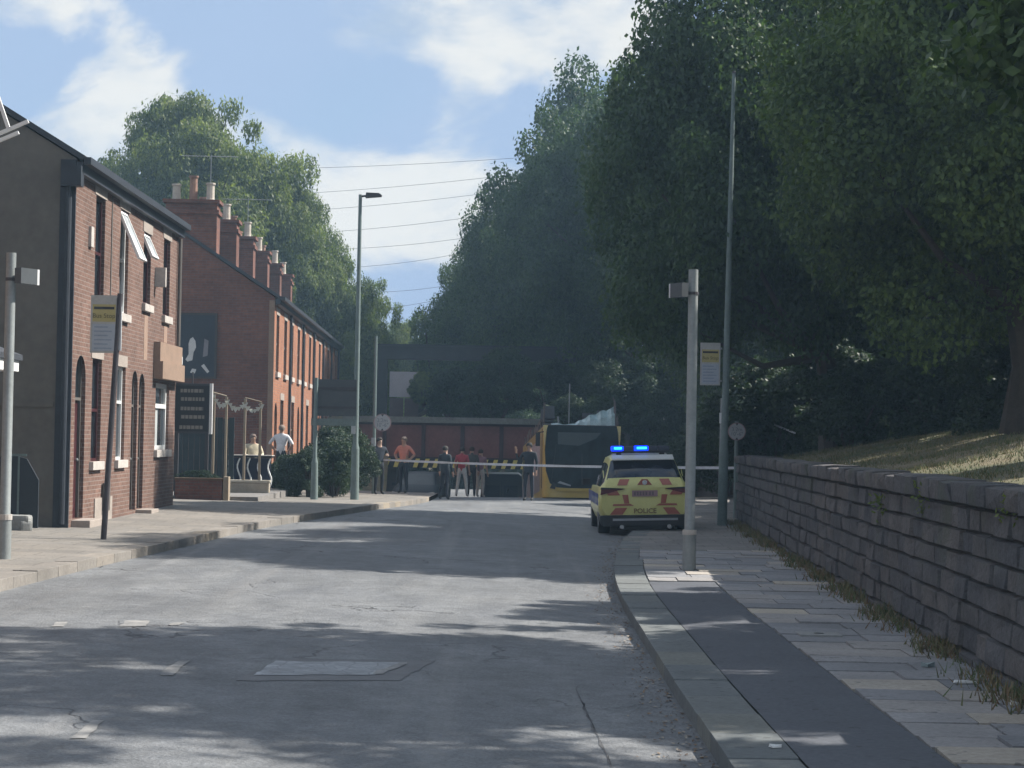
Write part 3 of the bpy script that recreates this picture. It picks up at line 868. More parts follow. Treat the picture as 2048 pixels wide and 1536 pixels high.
TG2 = 'trees on the embankment behind the bridge'
tree('embankment_tree', 'tall dark tree spreading over the middle of the low bridge', 'c', (7.9, 86, 2.4), (3.5, 84.5, 11.0), (4.2, 4.0, 6.0), 3.7, .32, TG2)
tree('embankment_tree', 'tall dark tree rising behind the bridge above the bus', 'c', (7.9, 92, 2), (4.2, 91, 11.2), (5.6, 5.6, 8.3), 2.2, .32, TG2)
tree('embankment_tree', 'dark tree behind the bridge leaning left over the road', 'b', (7.5, 100, 2), (1.2, 98, 9.0), (4.6, 5, 6.8), .7, .3, TG2)
tree('embankment_tree', 'rounded dark tree behind the bridge at the foot of the tree line', 'c', (-5.6, 106, 1), (-2.2, 104, 6.4), (3.6, 4.4, 5.4), 2.9, .26, TG2)
tree('embankment_tree', 'small light green tree at the far end of the road', 'w', (-8.4, 128, .5), (-7.0, 128, 5.6), (2.9, 3.2, 4.4), .9, .2, TG2)
tree('embankment_tree', 'far tree closing the view beyond the bridge', 'c', (2, 124, -1), (2, 124, 5.0), (8, 4, 6.0), 1.3, .35, TG2)
# left side
TG3 = 'trees behind the brick terraces'
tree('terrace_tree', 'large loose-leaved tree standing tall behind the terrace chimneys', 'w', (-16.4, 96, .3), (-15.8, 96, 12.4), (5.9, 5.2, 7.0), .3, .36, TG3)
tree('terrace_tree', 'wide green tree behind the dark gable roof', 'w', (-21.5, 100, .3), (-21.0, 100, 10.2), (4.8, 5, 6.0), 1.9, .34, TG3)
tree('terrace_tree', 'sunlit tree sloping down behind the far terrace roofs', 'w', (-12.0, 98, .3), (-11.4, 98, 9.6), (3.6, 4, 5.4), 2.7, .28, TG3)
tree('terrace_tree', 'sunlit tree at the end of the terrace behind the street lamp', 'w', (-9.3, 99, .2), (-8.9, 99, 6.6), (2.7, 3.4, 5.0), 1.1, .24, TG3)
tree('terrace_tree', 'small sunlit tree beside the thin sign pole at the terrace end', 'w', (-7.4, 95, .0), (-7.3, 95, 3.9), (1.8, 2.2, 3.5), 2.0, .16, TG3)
# undergrowth
SG = 'dark undergrowth on the right bank'
rg = random.Random(5)
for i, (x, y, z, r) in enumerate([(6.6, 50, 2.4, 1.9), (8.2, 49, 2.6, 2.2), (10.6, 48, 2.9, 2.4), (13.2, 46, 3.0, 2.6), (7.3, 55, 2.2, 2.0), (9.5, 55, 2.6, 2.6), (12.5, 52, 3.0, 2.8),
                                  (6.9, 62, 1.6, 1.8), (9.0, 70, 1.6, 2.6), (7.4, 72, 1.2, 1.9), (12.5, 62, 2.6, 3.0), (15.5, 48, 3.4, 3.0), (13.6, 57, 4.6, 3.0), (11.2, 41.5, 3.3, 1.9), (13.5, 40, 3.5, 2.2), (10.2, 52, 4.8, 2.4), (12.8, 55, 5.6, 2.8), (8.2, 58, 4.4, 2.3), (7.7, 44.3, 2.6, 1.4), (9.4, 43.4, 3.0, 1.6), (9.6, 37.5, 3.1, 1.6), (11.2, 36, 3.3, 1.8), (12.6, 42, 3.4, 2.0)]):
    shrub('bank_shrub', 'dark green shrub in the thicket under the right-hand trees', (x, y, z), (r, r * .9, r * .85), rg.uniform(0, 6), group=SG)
SG2 = 'overgrowth along the bridge deck'
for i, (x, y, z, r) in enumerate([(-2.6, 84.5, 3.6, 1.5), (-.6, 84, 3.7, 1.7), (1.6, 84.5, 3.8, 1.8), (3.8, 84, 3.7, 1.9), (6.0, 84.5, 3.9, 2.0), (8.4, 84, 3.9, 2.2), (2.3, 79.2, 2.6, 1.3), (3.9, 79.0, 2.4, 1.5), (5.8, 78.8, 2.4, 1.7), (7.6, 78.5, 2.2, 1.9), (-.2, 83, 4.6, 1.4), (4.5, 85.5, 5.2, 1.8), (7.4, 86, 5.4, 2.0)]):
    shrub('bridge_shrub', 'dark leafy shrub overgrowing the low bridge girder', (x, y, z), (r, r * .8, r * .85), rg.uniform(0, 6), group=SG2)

for i, (x, y, z, r) in enumerate([(-9.5, 116, .3, 2.6), (-6.2, 117, .4, 2.4), (-3.2, 116.5, .4, 2.3), (-.2, 117, .5, 2.4), (2.8, 116.5, .6, 2.5), (5.8, 116, .6, 2.6)]):
    shrub('far_hedge_bush', 'dark bush in the hedge closing the view beyond the bridge', (x, y, z), (r, 1.4, r), i * 1.1, group='hedge beyond the bridge', base_z=-1.3)
# ================================================================== HOUSES
brick_mat('brick_pale', (0.178, 0.106, 0.083), (0.128, 0.074, 0.058), (0.215, 0.172, 0.150), .32)
brick_mat('brick_orange', (0.34, 0.150, 0.085), (0.27, 0.112, 0.066), (0.25, 0.18, 0.14), .2)
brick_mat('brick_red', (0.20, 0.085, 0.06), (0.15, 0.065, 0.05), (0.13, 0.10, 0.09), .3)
plain('render_grey', (0.15, 0.135, 0.115), 0.92, var=.22, vscale=.9, bump=.25)
plain('gutter_black', (0.03, 0.035, 0.045), 0.5, var=.3)
plain('curtain', (0.34, 0.36, 0.36), 0.9, var=.15)
plain('terracotta', (0.25, 0.15, 0.11), 0.85, var=.25); plain('pot_buff', (0.42, 0.38, 0.32), 0.85, var=.25)
plain('soffit', (0.10, 0.09, 0.08), .8)

def facade(mb, x0, x1, z0, z1, holes, depth=0.13, y=0.0, m=0):
    """brick front in the plane y with real openings; holes: (xa, xb, za, zb, arched)"""
    xs = sorted({x0, x1, *[h[0] for h in holes], *[h[1] for h in holes]}); zs = sorted({z0, z1, *[h[2] for h in holes], *[h[3] for h in holes]})
    for i in range(len(xs) - 1):
        for j in range(len(zs) - 1):
            cx, cz = (xs[i] + xs[i + 1]) / 2, (zs[j] + zs[j + 1]) / 2
            if any(h[0] < cx < h[1] and h[2] < cz < h[3] for h in holes): continue
            mb.face([(xs[i], y, zs[j]), (xs[i + 1], y, zs[j]), (xs[i + 1], y, zs[j + 1]), (xs[i], y, zs[j + 1])], m)
    for h in holes:
        a, b_, c, d = h[:4]
        for qi, q in enumerate(([(a, c), (a, d)], [(b_, d), (b_, c)], [(a, d), (b_, d)], [(b_, c), (a, c)])):
            if qi == 1 and abs(b_ - x1) < 1e-4: continue
            mb.face([(q[0][0], y, q[0][1]), (q[1][0], y, q[1][1]), (q[1][0], y + depth, q[1][1]), (q[0][0], y + depth, q[0][1])], m)
        if len(h) > 4 and h[4]:
            r = (b_ - a) / 2; mx = (a + b_) / 2; zc = d - r
            arc = [(mx + r * math.cos(k * math.pi / 8), zc + r * math.sin(k * math.pi / 8)) for k in range(9)]
            for k in range(4):
                mb.face([(b_, y + .001, d), (arc[k + 1][0], y + .001, arc[k + 1][1]), (arc[k][0], y + .001, arc[k][1])], m)
                mb.face([(a, y + .001, d), (arc[8 - k][0], y + .001, arc[8 - k][1]), (arc[7 - k][0], y + .001, arc[7 - k][1])], m)
def window(house, xa, xb, za, zb, y=0.0, rail=.5, frame='white_upvc', sill=True, lintel=True, open_top=None, curtain=False, sill_mat='sill_stone', fw=.055):
    d = 0.10; cx = (xa + xb) / 2
    w = MB().bb(xa, xb, y + d + .01, y + d + .02, za, zb).build('window', MAT['glass_dark'], house)
    f = MB(); zr = za + (zb - za) * rail
    f.bb(xa, xa + fw, y + d - .04, y + d + .009, za, zb); f.bb(xb - fw, xb, y + d - .04, y + d + .009, za, zb)
    f.bb(xa + fw, xb - fw, y + d - .04, y + d + .009, za, za + fw); f.bb(xa + fw, xb - fw, y + d - .04, y + d + .009, zb - fw, zb)
    f.bb(xa + fw, xb - fw, y + d - .045, y + d + .009, zr - fw / 2, zr + fw / 2)
    f.build('frame', MAT[frame], w)
    if sill: MB().bb(xa - .09, xb + .09, y - .075, y + .10, za - .15, za - .001).build('sill', MAT[sill_mat], w, bevel=.008)
    if lintel: MB().bb(xa - .12, xb + .12, y - .012, y + .09, zb + .001, zb + .21).build('lintel', MAT['lintel_stone'], w)
    if curtain: MB().bb(xa + fw, xa + fw + (xb - xa) * .45, y + d - .0, y + d + .006, za + fw, zr - fw / 2).build('curtain', MAT['curtain'], w)
    if open_top:
        zt = zb - .04; L = open_top; an = R(24)
        c = Vector((cx, y + d - .05 - math.sin(an) * L / 2, zt - math.cos(an) * L / 2))
        s = MB(); hw = (xb - xa) / 2 - .03
        for (dx, dw) in ((-hw + .025, .05), (hw - .025, .05)): s.box((dx, 0, 0), (dw, .05, L))
        s.box((0, 0, L / 2 - .025), (hw * 2 - .1, .05, .05)); s.box((0, 0, -L / 2 + .025), (hw * 2 - .1, .05, .05))
        so = s.build('open_sash', MAT['white_upvc'], w, loc=c, rot=(-an, 0, 0))
        MB().box((0, 0, 0), (hw * 2 - .1, .012, L - .1)).build('sash_pane', MAT['glass_sky'], w, loc=c, rot=(-an, 0, 0))
    return w
glass('glass_sky', (0.45, 0.48, 0.50), .12)
def door(house, xa, xb, za, zb, y=0.0, mat='door_maroon', step=True, arch=True):
    d = .12; tr = za + 2.02
    o = MB().bb(xa + .05, xb - .05, y + d, y + d + .03, za, tr).build('door', MAT[mat], house)
    p = MB()
    for (a, b_) in ((za + .15, za + .85), (za + 1.0, tr - .15)):
        p.bb(xa + .13, (xa + xb) / 2 - .03, y + d - .012, y + d - .001, a, b_); p.bb((xa + xb) / 2 + .03, xb - .13, y + d - .012, y + d - .001, a, b_)
    p.build('panel', MAT[mat], o)
    MB().bb(xa + .05, xb - .05, y + d, y + d + .02, tr + .05, zb).build('fanlight', MAT['glass_dark'], o)
    MB().bb(xa, xa + .05, y + d - .05, y + d + .03, za, zb).bb(xb - .05, xb, y + d - .05, y + d + .03, za, zb).bb(xa + .05, xb - .05, y + d - .05, y + d + .03, tr, tr + .05).build('door_frame', MAT['soffit'], o)
    MB().lathe([(.02, -.05), (.028, -.03), (.012, 0)], (xb - .13, y + d, za + 1.0), 8, 'y').build('handle', MAT['galv'], o)
    if step: MB().bb(xa - .1, xb + .1, y - .32, y + d, za - .16, za - .005).build('step', MAT['lintel_stone'], o, bevel=.012)
    return o
def gable_roof(house, x0, x1, depth, ze, pitch, over=.10, thick=.09, hip=0):
    rise = math.tan(pitch) * depth / 2; rf = MB()
    n = Vector((0, -math.sin(pitch), math.cos(pitch))) * thick
    for s in (0, 1):
        def P(x, yv, zv, lift): 
            yy = yv if s == 0 else depth - yv
            return (x, yy + (n.y if s == 0 else -n.y) * lift, zv + n.z * lift)
        e = -over; ez = ze - math.tan(pitch) * over + .03
        lo = [P(x0, e, ez, 0), P(x1, e, ez, 0), P(x1, depth / 2, ze + rise + .03, 0), P(x0, depth / 2, ze + rise + .03, 0)]
        up = [P(x0, e, ez, 1), P(x1, e, ez, 1), P(x1, depth / 2, ze + rise + .03, 1), P(x0, depth / 2, ze + rise + .03, 1)]
        i = len(rf.v); rf.v += lo + up
        for q in ((3, 2, 1, 0), (4, 5, 6, 7), (0, 1, 5, 4), (1, 2, 6, 5), (2, 3, 7, 6), (3, 0, 4, 7)): rf.f.append(tuple(i + k for k in q)); rf.m.append(0)
    r = rf.build('roof', MAT['slate'], house)
    rd = MB().prism([(depth / 2 - .13, ze + rise + .02), (depth / 2, ze + rise + .2), (depth / 2 + .13, ze + rise + .02)], x0, x1, 'x')
    rd.build('ridge_tiles', MAT['slate'], r)
    return r, rise

def shell(house, x0, x1, depth, h, pitch, holes, front, side_near=None, side_far=None, cut_far=None):
    """front wall with openings + gables + back as one brick mesh"""
    w = MB(); facade(w, x0, x1, -.3, h, holes)
    rise = math.tan(pitch) * depth / 2
    w.face([(x1, depth, -.3), (x0, depth, -.3), (x0, depth, h), (x1, depth, h)])
    mats = [front]; 
    for (x, mt, flip) in ((x0, side_near, 0), (x1, side_far, 1)):
        k = 0
        if mt is not None: mats.append(mt); k = len(mats) - 1
        zb = cut_far if (flip and cut_far) else -.3
        w.face([(x, 0, zb), (x, depth, zb), (x, depth, h), (x, depth / 2, h + rise), (x, 0, h)], k)
    return w.build('wall', mats, house)
def chimney(house, x, y0, y1, zb, zt, mat, pots=3, thick=.8, cap=True):
    c = MB().bb(x - thick / 2, x + thick / 2, y0, y1, zb, zt).build('chimney', mat, house)
    MB().bb(x - thick / 2 - .06, x + thick / 2 + .06, y0 - .06, y1 + .06, zt - .32, zt - .20).bb(x - thick / 2 - .08, x + thick / 2 + .08, y0 - .08, y1 + .08, zt, zt + .10).build('cap_course', mat, c)
    for i in range(pots):
        yy = y0 + (y1 - y0) * (i + .5) / pots
        hgt = (.55, .75, .5)[i % 3]
        MB().lathe([(.14, 0), (.12, .1), (.115, hgt - .06), (.145, hgt - .05), (.145, hgt)], (x, yy, zt + .09), 10).build('chimney_pot', MAT['pot_buff' if i % 2 == 0 else 'terracotta'], c)
    return c
def frame_of(p0, p1):
    """place a facade from its near foot to its far foot: local +X along it, +Y into the house"""
    d = Vector(p1) - Vector(p0); return math.atan2(d.y, d.x)

# ---- the pale brick pair on the left (two houses)
A0 = Vector((-7.36, 32.6, 0.39)); A1 = Vector((-7.42, 43.0, 0.25))
rzA = frame_of(A0, A1); LA = (A1.xy - A0.xy).length
PITCH_A = R(31); DEP = 8.4; HE = 6.12
SPL = 6.0
hA = thing('brick_house', 'pale brick end house with grey rendered gable and arched door on the corner', 'house', A0, rzA, 'pale brick houses on the left')
holesA = [(.28, 1.08, .06, 2.85, True), (1.62, 2.42, 1.02, 2.84), (3.85, 4.65, 1.02, 2.78), (5.32, 5.92, .02, 2.75, True), (1.62, 2.42, 3.72, 5.72), (3.85, 4.65, 3.78, 5.74)]
shell(hA, 0, SPL, DEP, HE, PITCH_A, holesA, MAT['brick_pale'], MAT['render_grey'])
door(hA, .28, 1.08, .06, 2.85)
window(hA, 1.62, 2.42, 1.02, 2.84, frame='door_maroon'); window(hA, 3.85, 4.65, 1.02, 2.78, rail=.62)
door(hA, 5.32, 5.92, .02, 2.75, step=False)
window(hA, 1.62, 2.42, 3.72, 5.72, frame='door_maroon'); window(hA, 3.85, 4.65, 3.78, 5.74, rail=.52, open_top=.98)
r, _ = gable_roof(hA, -.06, SPL, DEP, HE, PITCH_A)
MB().bb(-.08, SPL, -.12, -.02, HE - .26, HE - .06).bb(-.08, SPL, -.25, -.13, HE - .10, HE + .02).build('gutter', MAT['gutter_black'], r)
dp = MB(); dp.tube([(-.10, .10, HE - .35), (-.10, .10, .0)], .055, 10); dp.bb(-.22, .02, -.12, .22, HE - .48, HE - .14)
dp.build('downpipe', MAT['gutter_black'], hA)
MB().bb(-.045, -.002, .0, .26, -.3, HE - .02).build('painted_quoin', MAT['gutter_black'], hA)
MB().bb(-.03, -.002, .30, DEP, 1.95, 2.03).build('string_course', MAT['render_grey'], hA)
MB().bb(1.05, 1.27, -.05, -.003, 4.75, 5.1).build('alarm_box', MAT['sill_stone'], hA)
MB().bb(2.0, 3.55, -.02, -.002, -.2, .36).build('plinth', MAT['lintel_stone'], hA)
MB().bb(2.62, 2.95, -.10, -.021, .12, .62).build('meter_box', MAT['soffit'], hA)
MB().bb(2.98, 3.04, -.015, -.003, 4.0, 6.0).build('cable_run', MAT['soffit'], hA)

hB = thing('brick_house', 'pale brick house with a wide ground floor window under a timber fascia', 'house', A0, rzA, 'pale brick houses on the left')
holesB = [(6.08, 6.68, .02, 2.72, True), (7.95, 9.6, 1.18, 2.58), (6.25, 7.05, 4.12, 5.56), (8.55, 9.35, 4.02, 5.66)]
shell(hB, SPL, LA, DEP, HE, PITCH_A, holesB, MAT['brick_pale'])
door(hB, 6.08, 6.68, .02, 2.72)
window(hB, 7.95, 9.6, 1.18, 2.58, rail=.66, curtain=True, lintel=False, fw=.09)
window(hB, 6.25, 7.05, 4.12, 5.56, rail=.62, frame='door_maroon', open_top=.5); window(hB, 8.55, 9.35, 4.02, 5.66, rail=.62, frame='door_maroon', curtain=True)
r, _ = gable_roof(hB, SPL, LA + .08, DEP, HE, PITCH_A)
MB().bb(SPL, LA + .1, -.12, -.02, HE - .26, HE - .06).bb(SPL, LA + .1, -.25, -.13, HE - .10, HE + .02).build('gutter', MAT['gutter_black'], r)
plain('fascia_tan', (0.24, 0.165, 0.12), .8, var=.2)
MB().bb(7.6, LA - .02, -.20, -.003, 2.66, 3.02).bb(7.6, LA - .02, -.14, -.003, 3.022, 3.42).build('fascia', MAT['fascia_tan'], hB)
MB().bb(7.55, 7.67, -.22, -.003, 4.55, 4.95).build('bracket_lamp', MAT['sill_stone'], hB)
for (xa, xb, za, zb) in ((6.45, 6.85, 3.0, 3.9), (8.75, 9.15, 3.46, 3.86)): MB().bb(xa, xb, -.006, -.002, za, zb).build('patched_brick', plain('patch_brick', (.27, .185, .14), .9), hB)
MB().tube([(LA - .12, -.06, 3.45), (LA - .12, -.06, HE - .3)], .045, 8).build('downpipe', MAT['soffit'], hB)
MB().bb(LA - .05, LA + .03, -.14, -.004, 3.05, 3.22).build('security_camera', MAT['white_upvc'], hB)

# ---- neighbouring house whose open window and door hood reach in at the left edge
hC = thing('brick_house', 'house at the left edge showing only an open window and a white door hood', 'house', (-7.74, 17.5, .45), frame_of((-7.74, 17.5), (-7.68, 28.2)), 'pale brick houses on the left')
LC = 10.9
holesC = [(9.75, 10.45, 4.6, 6.1), (9.5, 10.3, .05, 2.3), (7, 8, 1, 2.6), (4, 5, 4.4, 6.0)]
shell(hC, 0, LC, 8, 7.0, R(31), holesC, MAT['brick_pale'])
gable_roof(hC, -.05, LC + .05, 8, 7.0, R(31), over=.02)
w = window(hC, 9.75, 10.45, 4.6, 6.1, lintel=False)
window(hC, 7, 8, 1, 2.6); window(hC, 4, 5, 4.4, 6.0); door(hC, 9.5, 10.3, .05, 2.3)
MB().box((10.35, -.40, 5.80), (.05, .62, .05), 0, rx=R(-24)).box((10.35, -.30, 6.10), (.05, .05, .62), 0, rx=R(-20)).box((10.35, -.32, 5.66), (.05, .5, .05), 0, rx=R(-24)).build('open_casement', MAT['white_upvc'], w)
hood = MB().prism([(-.62, 2.50), (-.62, 2.58), (0, 2.80), (0, 2.50)], 9.2, 10.6, 'x').build('door_hood', MAT['slate'], hC)
MB().bb(9.25, 10.55, -.58, -.01, 2.34, 2.495).build('hood_fascia', MAT['white_upvc'], hood)

# ---- the far orange brick terrace (six houses)
B0 = Vector((-6.98, 57, 0.22)); B1 = Vector((-7.95, 88.6, 0.22))
rzB = frame_of(B0, B1); LB = (B1.xy - B0.xy).length; NB = 6; WB = LB / NB
HB = 5.72; PB = R(33); DB = 8.0
descs = ['gable-end house of the orange brick terrace with the painted panel on its dark side wall', 'second orange brick terrace house from the painted gable', 'third orange brick terrace house from the painted gable',
         'fourth orange brick terrace house from the painted gable', 'fifth orange brick terrace house from the painted gable', 'last orange brick terrace house, at the end by the trees']
for k in range(NB):
    h = thing('terraced_house', descs[k], 'house', B0, rzB, 'far orange brick terrace')
    a, b_ = k * WB, (k + 1) * WB
    flip = k % 2
    dx = a + .55 if not flip else b_ - 1.45
    ho = [(dx, dx + .9, .02, 2.65, True), (a + (2.5 if not flip else 1.3), a + (3.6 if not flip else 2.4), .95, 2.75), (a + .7, a + 1.6, 3.55, 5.25), (b_ - 1.9, b_ - .9, 3.55, 5.25)]
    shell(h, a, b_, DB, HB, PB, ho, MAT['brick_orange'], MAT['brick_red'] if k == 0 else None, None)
    door(h, *ho[0][:4])
    for q in ho[1:]: window(h, *q[:4], sill_mat='sill_stone', frame='soffit')
    r, rise = gable_roof(h, a - (.05 if k == 0 else 0), b_ + (.05 if k == NB - 1 else 0), DB, HB, PB, over=.14)
    MB().bb(a - (.05 if k == 0 else 0), b_, -.17, -.02, HB - .22, HB - .05).bb(a - (.05 if k == 0 else 0), b_, -.30, -.18, HB - .1, HB + .01).build('gutter', MAT['gutter_black'], r)
    chimney(h, a + .42 + (.0 if k else .02), 1.75, 3.25, HB + 1.0, HB + 2.72, MAT['brick_red'], 3 if k % 2 == 0 else 2, .78)
    MB().tube([(b_ - .1, -.06, 0), (b_ - .1, -.06, HB - .2)], .045, 6).build('downpipe', MAT['gutter_black'], h)
    if k in (0, 2):
        ae = MB(); ae.tube([(a + .42, 2.0, HB + 2.7), (a + .42, 2.0, HB + 4.2)], .014, 5); ae.tube([(a + .42, 1.2, HB + 4.15), (a + .42, 2.9, HB + 4.15)], .010, 4)
        for q in range(6): ae.tube([(a + .2, 1.3 + q * .28, HB + 4.15), (a + .64, 1.3 + q * .28, HB + 4.15)], .006, 4)
        ae.build('aerial', MAT['galv'], h)
    if k == 0:
        MB().bb(-.012, -.002, .0, .16, -.3, HB - .1).build('corner_strip', MAT['fascia_tan'], h)
        # painted panel on the gable (local x = 0 faces the camera)
        pn = MB().bb(-.07, -.003, 1.72, 3.05, 3.35, 5.15).build('painted_panel', plain('panel_navy', (.022, .028, .042), .6, var=.3), h, label='dark framed panel with white painted figures')
        fr = MB()
        for (y0, y1, z0, z1) in ((1.66, 1.72, 3.29, 5.21), (3.05, 3.11, 3.29, 5.21), (1.72, 3.05, 3.29, 3.35), (1.72, 3.05, 5.15, 5.21)): fr.bb(-.09, -.003, y0, y1, z0, z1)
        fr.build('panel_frame', plain('frame_brown', (.05, .042, .04), .7), pn)
        def blob(pts, mt, nm='white_figure'):
            MB().prism([(yv, zv) for yv, zv in pts], -.078, -.0705, 'x').build(nm, mt, pn)
        wf = plain('figure_white', (.55, .55, .54), .7); gf = plain('figure_grey', (.19, .18, .20), .7)
        blob([(2.50, 3.78), (2.36, 3.82), (2.33, 4.05), (2.26, 4.2), (2.28, 4.38), (2.36, 4.5), (2.44, 4.44), (2.48, 4.3), (2.47, 4.0), (2.56, 3.84)], wf)
        blob([(2.1, 3.66), (1.92, 3.45), (1.86, 3.5), (2.02, 3.72)], wf); blob([(2.42, 3.46), (2.28, 3.44), (2.24, 3.56), (2.36, 3.58)], wf)
        blob([(2.06, 3.92), (1.92, 3.96), (1.90, 4.4), (2.02, 4.46)], gf, 'grey_figure')
# little yard between the houses -------------------------------------------------------------
ZY = 0.42
MB().bb(-13, -6.05, 46.85, 56.6, -.3, ZY).build('yard', paving_mat('yard_paving', (.19, .18, .17), .2), kind='structure')
fp = at_y(400, 960, 51.0)
plain('timber_teal', (.022, .034, .040), .8, var=.35, vscale=4)
fe = thing('timber_screen', 'tall dark blue-green timber screen beside the pale brick house', 'fence', (-8.95, 50.6, ZY))
for i in range(12):
    MB().bb(i * .148, i * .148 + .138, 0, .03, 0, 1.92 - .03 * (i % 3 == 1)).build('board', MAT['timber_teal'], fe)
MB().bb(0, 1.77, .031, .08, .3, .4).bb(0, 1.77, .031, .08, 1.4, 1.5).build('rail', MAT['timber_teal'], fe)
# bunting posts
plain('post_tan', (.27, .22, .16), .85, var=.2)
pg = thing('bunting_frame', 'slim timber posts strung with pale bunting above the yard', 'frame', (-7.66, 50.2, ZY))
pxs = [0, .32, .80, 1.20]; hts = [2.55, 2.45, 2.42, 2.32]
for x, hh in zip(pxs, hts): MB().bb(x - .03, x + .03, -.03, .03, 0, hh).build('post', MAT['post_tan'], pg)
MB().tube([(-.1, 0, 2.58), (.32, 0, 2.47)], .02, 5).tube([(.80, 0, 2.44), (1.22, 0, 2.34)], .012, 5).build('top_rail', MAT['post_tan'], pg)
rr = random.Random(3); fl = MB()
for (x0, z0, x1, z1) in ((.0, 2.5, .34, 2.35), (.34, 2.38, .8, 2.32), (.8, 2.3, 1.22, 2.28)):
    for i in range(7):
        u = i / 6; x = x0 + (x1 - x0) * u; z = z0 + (z1 - z0) * u - .16 * math.sin(math.pi * u)
        s = rr.uniform(.05, .085); fl.face([(x - s, -.04 + rr.uniform(-.03, .03), z), (x + s, -.04 + rr.uniform(-.03, .03), z), (x + rr.uniform(-.03, .03), -.05, z - s * 1.7)])
fl.build('bunting', plain('bunting_cream', (.45, .44, .38), .8), pg)
# black notice board
nb = thing('notice_board', 'black menu board with rows of cream lettering beside the pale brick house', 'sign', (-8.12, 47.0, .35), 0)
MB().bb(0, .84, 0, .04, 1.62, 2.72).build('board_panel', MAT['black_paint'], nb)
MB().bb(-.05, 0, -.02, .05, 1.57, 2.77).bb(0, .84, -.02, .05, 1.57, 1.62).bb(0, .84, -.02, .05, 2.72, 2.77).build('board_frame', MAT['pole_dark'], nb)
MB().bb(.84, .91, -.03, .06, 1.56, 2.78).build('frame_edge', MAT['white_upvc'], nb)
MB().bb(.02, .10, .045, .12, 0, 2.7).bb(.74, .82, .045, .12, 0, 2.7).build('post', MAT['pole_dark'], nb)
MB().tube([(.42, .02, 2.77), (.42, .02, 3.05)], .02, 6).build('hook', MAT['pole_dark'], nb)
lm = plain('faded_cream', (.26, .235, .20), .8); rr = random.Random(8)
for i, zc in enumerate((2.60, 2.40, 2.17, 1.97, 1.72)):
    tm = MB(); x = .12 + rr.uniform(0, .06); xe = .74 - rr.uniform(0, .06)
    while x < xe:
        w_ = rr.uniform(.05, .10); tm.bb(x, min(x + w_, xe), -.006, -.001, zc - .045, zc + .04); x += w_ + .018
    tm.build('lettering_row', lm, nb)
# low brown planter wall, stone block, table, chairs
pw = thing('planter_wall', 'low dark brick planter wall with a pale end post by the pavement', 'wall', (-8.0, 46.6, .3))
MB().bb(0, 1.12, 0, .22, -.2, .50).build('wall_body', MAT['brick_red'], pw); MB().bb(-.02, 1.14, -.03, .25, .501, .56).build('coping', plain('coping_brown', (.12, .075, .05), .9), pw)
MB().bb(1.15, 1.28, -.04, .26, -.2, .60).build('end_post', MAT['post_tan'], pw, bevel=.01)
soil = shrub('planter_plants', 'low dark plants behind the planter wall', (-7.5, 47.0, .82), (.6, .25, .22), group='low garden plants', base_z=.5)
sb = thing('stone_planter', 'pale rough stone trough at the edge of the pavement', 'planter', (-7.27, 50.0, .28))
MB().bb(0, 1.06, 0, .5, -.1, .40).build('trough', plain('trough_stone', (.33, .29, .23), .95, var=.3, vscale=5, bump=.5), sb, bevel=.03)
MB().bb(-.02, 1.08, -.02, .52, .401, .46).build('rim', plain('trough_rim', (.42, .38, .31), .95, var=.2), sb, bevel=.012)
tb = thing('garden_table', 'dark topped garden table with a row of curled white metal legs', 'table', (-7.55, 51.6, ZY + .08))
MB().bb(0, 1.22, 0, .55, .80, .85).build('table_top', MAT['black_paint'], tb); MB().bb(-.02, 1.24, -.02, .57, .851, .87).build('top_edge', MAT['sill_stone'], tb)
MB().bb(.05, 1.17, .25, .30, .1, .79).build('back_panel', plain('cloth_navy', (.018, .022, .05), .8), tb)
for i in range(5):
    x = .1 + i * .27; pts = [(x + .05 * math.sin(q / 9 * 6.6), 0.04, .02 + .76 * q / 9) for q in range(10)]
    MB().tube(pts, .022, 6).build('leg', MAT['white_upvc'], tb)
# dark iron gate at the rendered gable and the stone beside it
ig = thing('side_gate', 'dark metal gate with sloping top at the foot of the rendered gable', 'gate', (-8.28, 31.7, .36))
MB().prism([(0, 0), (.62, 0), (.62, .78), (.42, 1.12), (.12, 1.2), (0, 1.2)], 0, .05, 'y').build('gate_panel', plain('gate_navy', (.02, .026, .034), .6), ig)
MB().bb(-.07, -.001, -.03, .08, -.1, 1.15).build('gate_post', MAT['pole_dark'], ig)
MB().bb(.28, .31, -.012, -.001, .05, 1.15).bb(0, .42, -.012, -.001, 1.16, 1.2).build('gate_bars', MAT['pole_green'], ig)
gs = MB(); gs.box((.3, -.25, .08), (.55, .3, .28)).box((.5, -.3, .04), (.2, .22, .2), rz=.4)
gs.build('gate_stone', MAT['coping_top'], bevel=.05, loc=(-8.28, 31.7, .36), label='worn pale stone block lying in front of the side gate', cat='stone')

# ================================================================== BRIDGE
BY = 80.0
plain('rust_red', (.15, .062, .055), .8, var=.35, vscale=1.2, bump=.15)
plain('rust_dark', (.055, .032, .035), .85, var=.3); plain('flange_pale', (.15, .165, .155), .8, var=.3)
plain('hazard_yellow', (.58, .50, .12), .6, var=.2); plain('hazard_black', (.014, .016, .014), .6)
br = thing('low_bridge', 'low rust-red girder bridge with yellow and black hazard edge across the road', 'bridge', (0, BY, 0))
X0, X1 = -6.9, 9.5; ZB0, ZB1 = .62, 2.72
MB().bb(X0, X1, .06, .12, ZB0 + .4, ZB1 - .25).build('web', MAT['rust_dark'], br)
x = X0 + .1
while x < X1 - .5:
    MB().bb(x + .09, x + 1.52, 0.0, .055, ZB0 + .46, ZB1 - .34).build('web_panel', MAT['rust_red'], br)
    MB().bb(x - .06, x + .06, -.10, .055, ZB0 + .42, ZB1 - .26).build('stiffener', MAT['rust_dark'], br)
    x += 1.6
x = X0
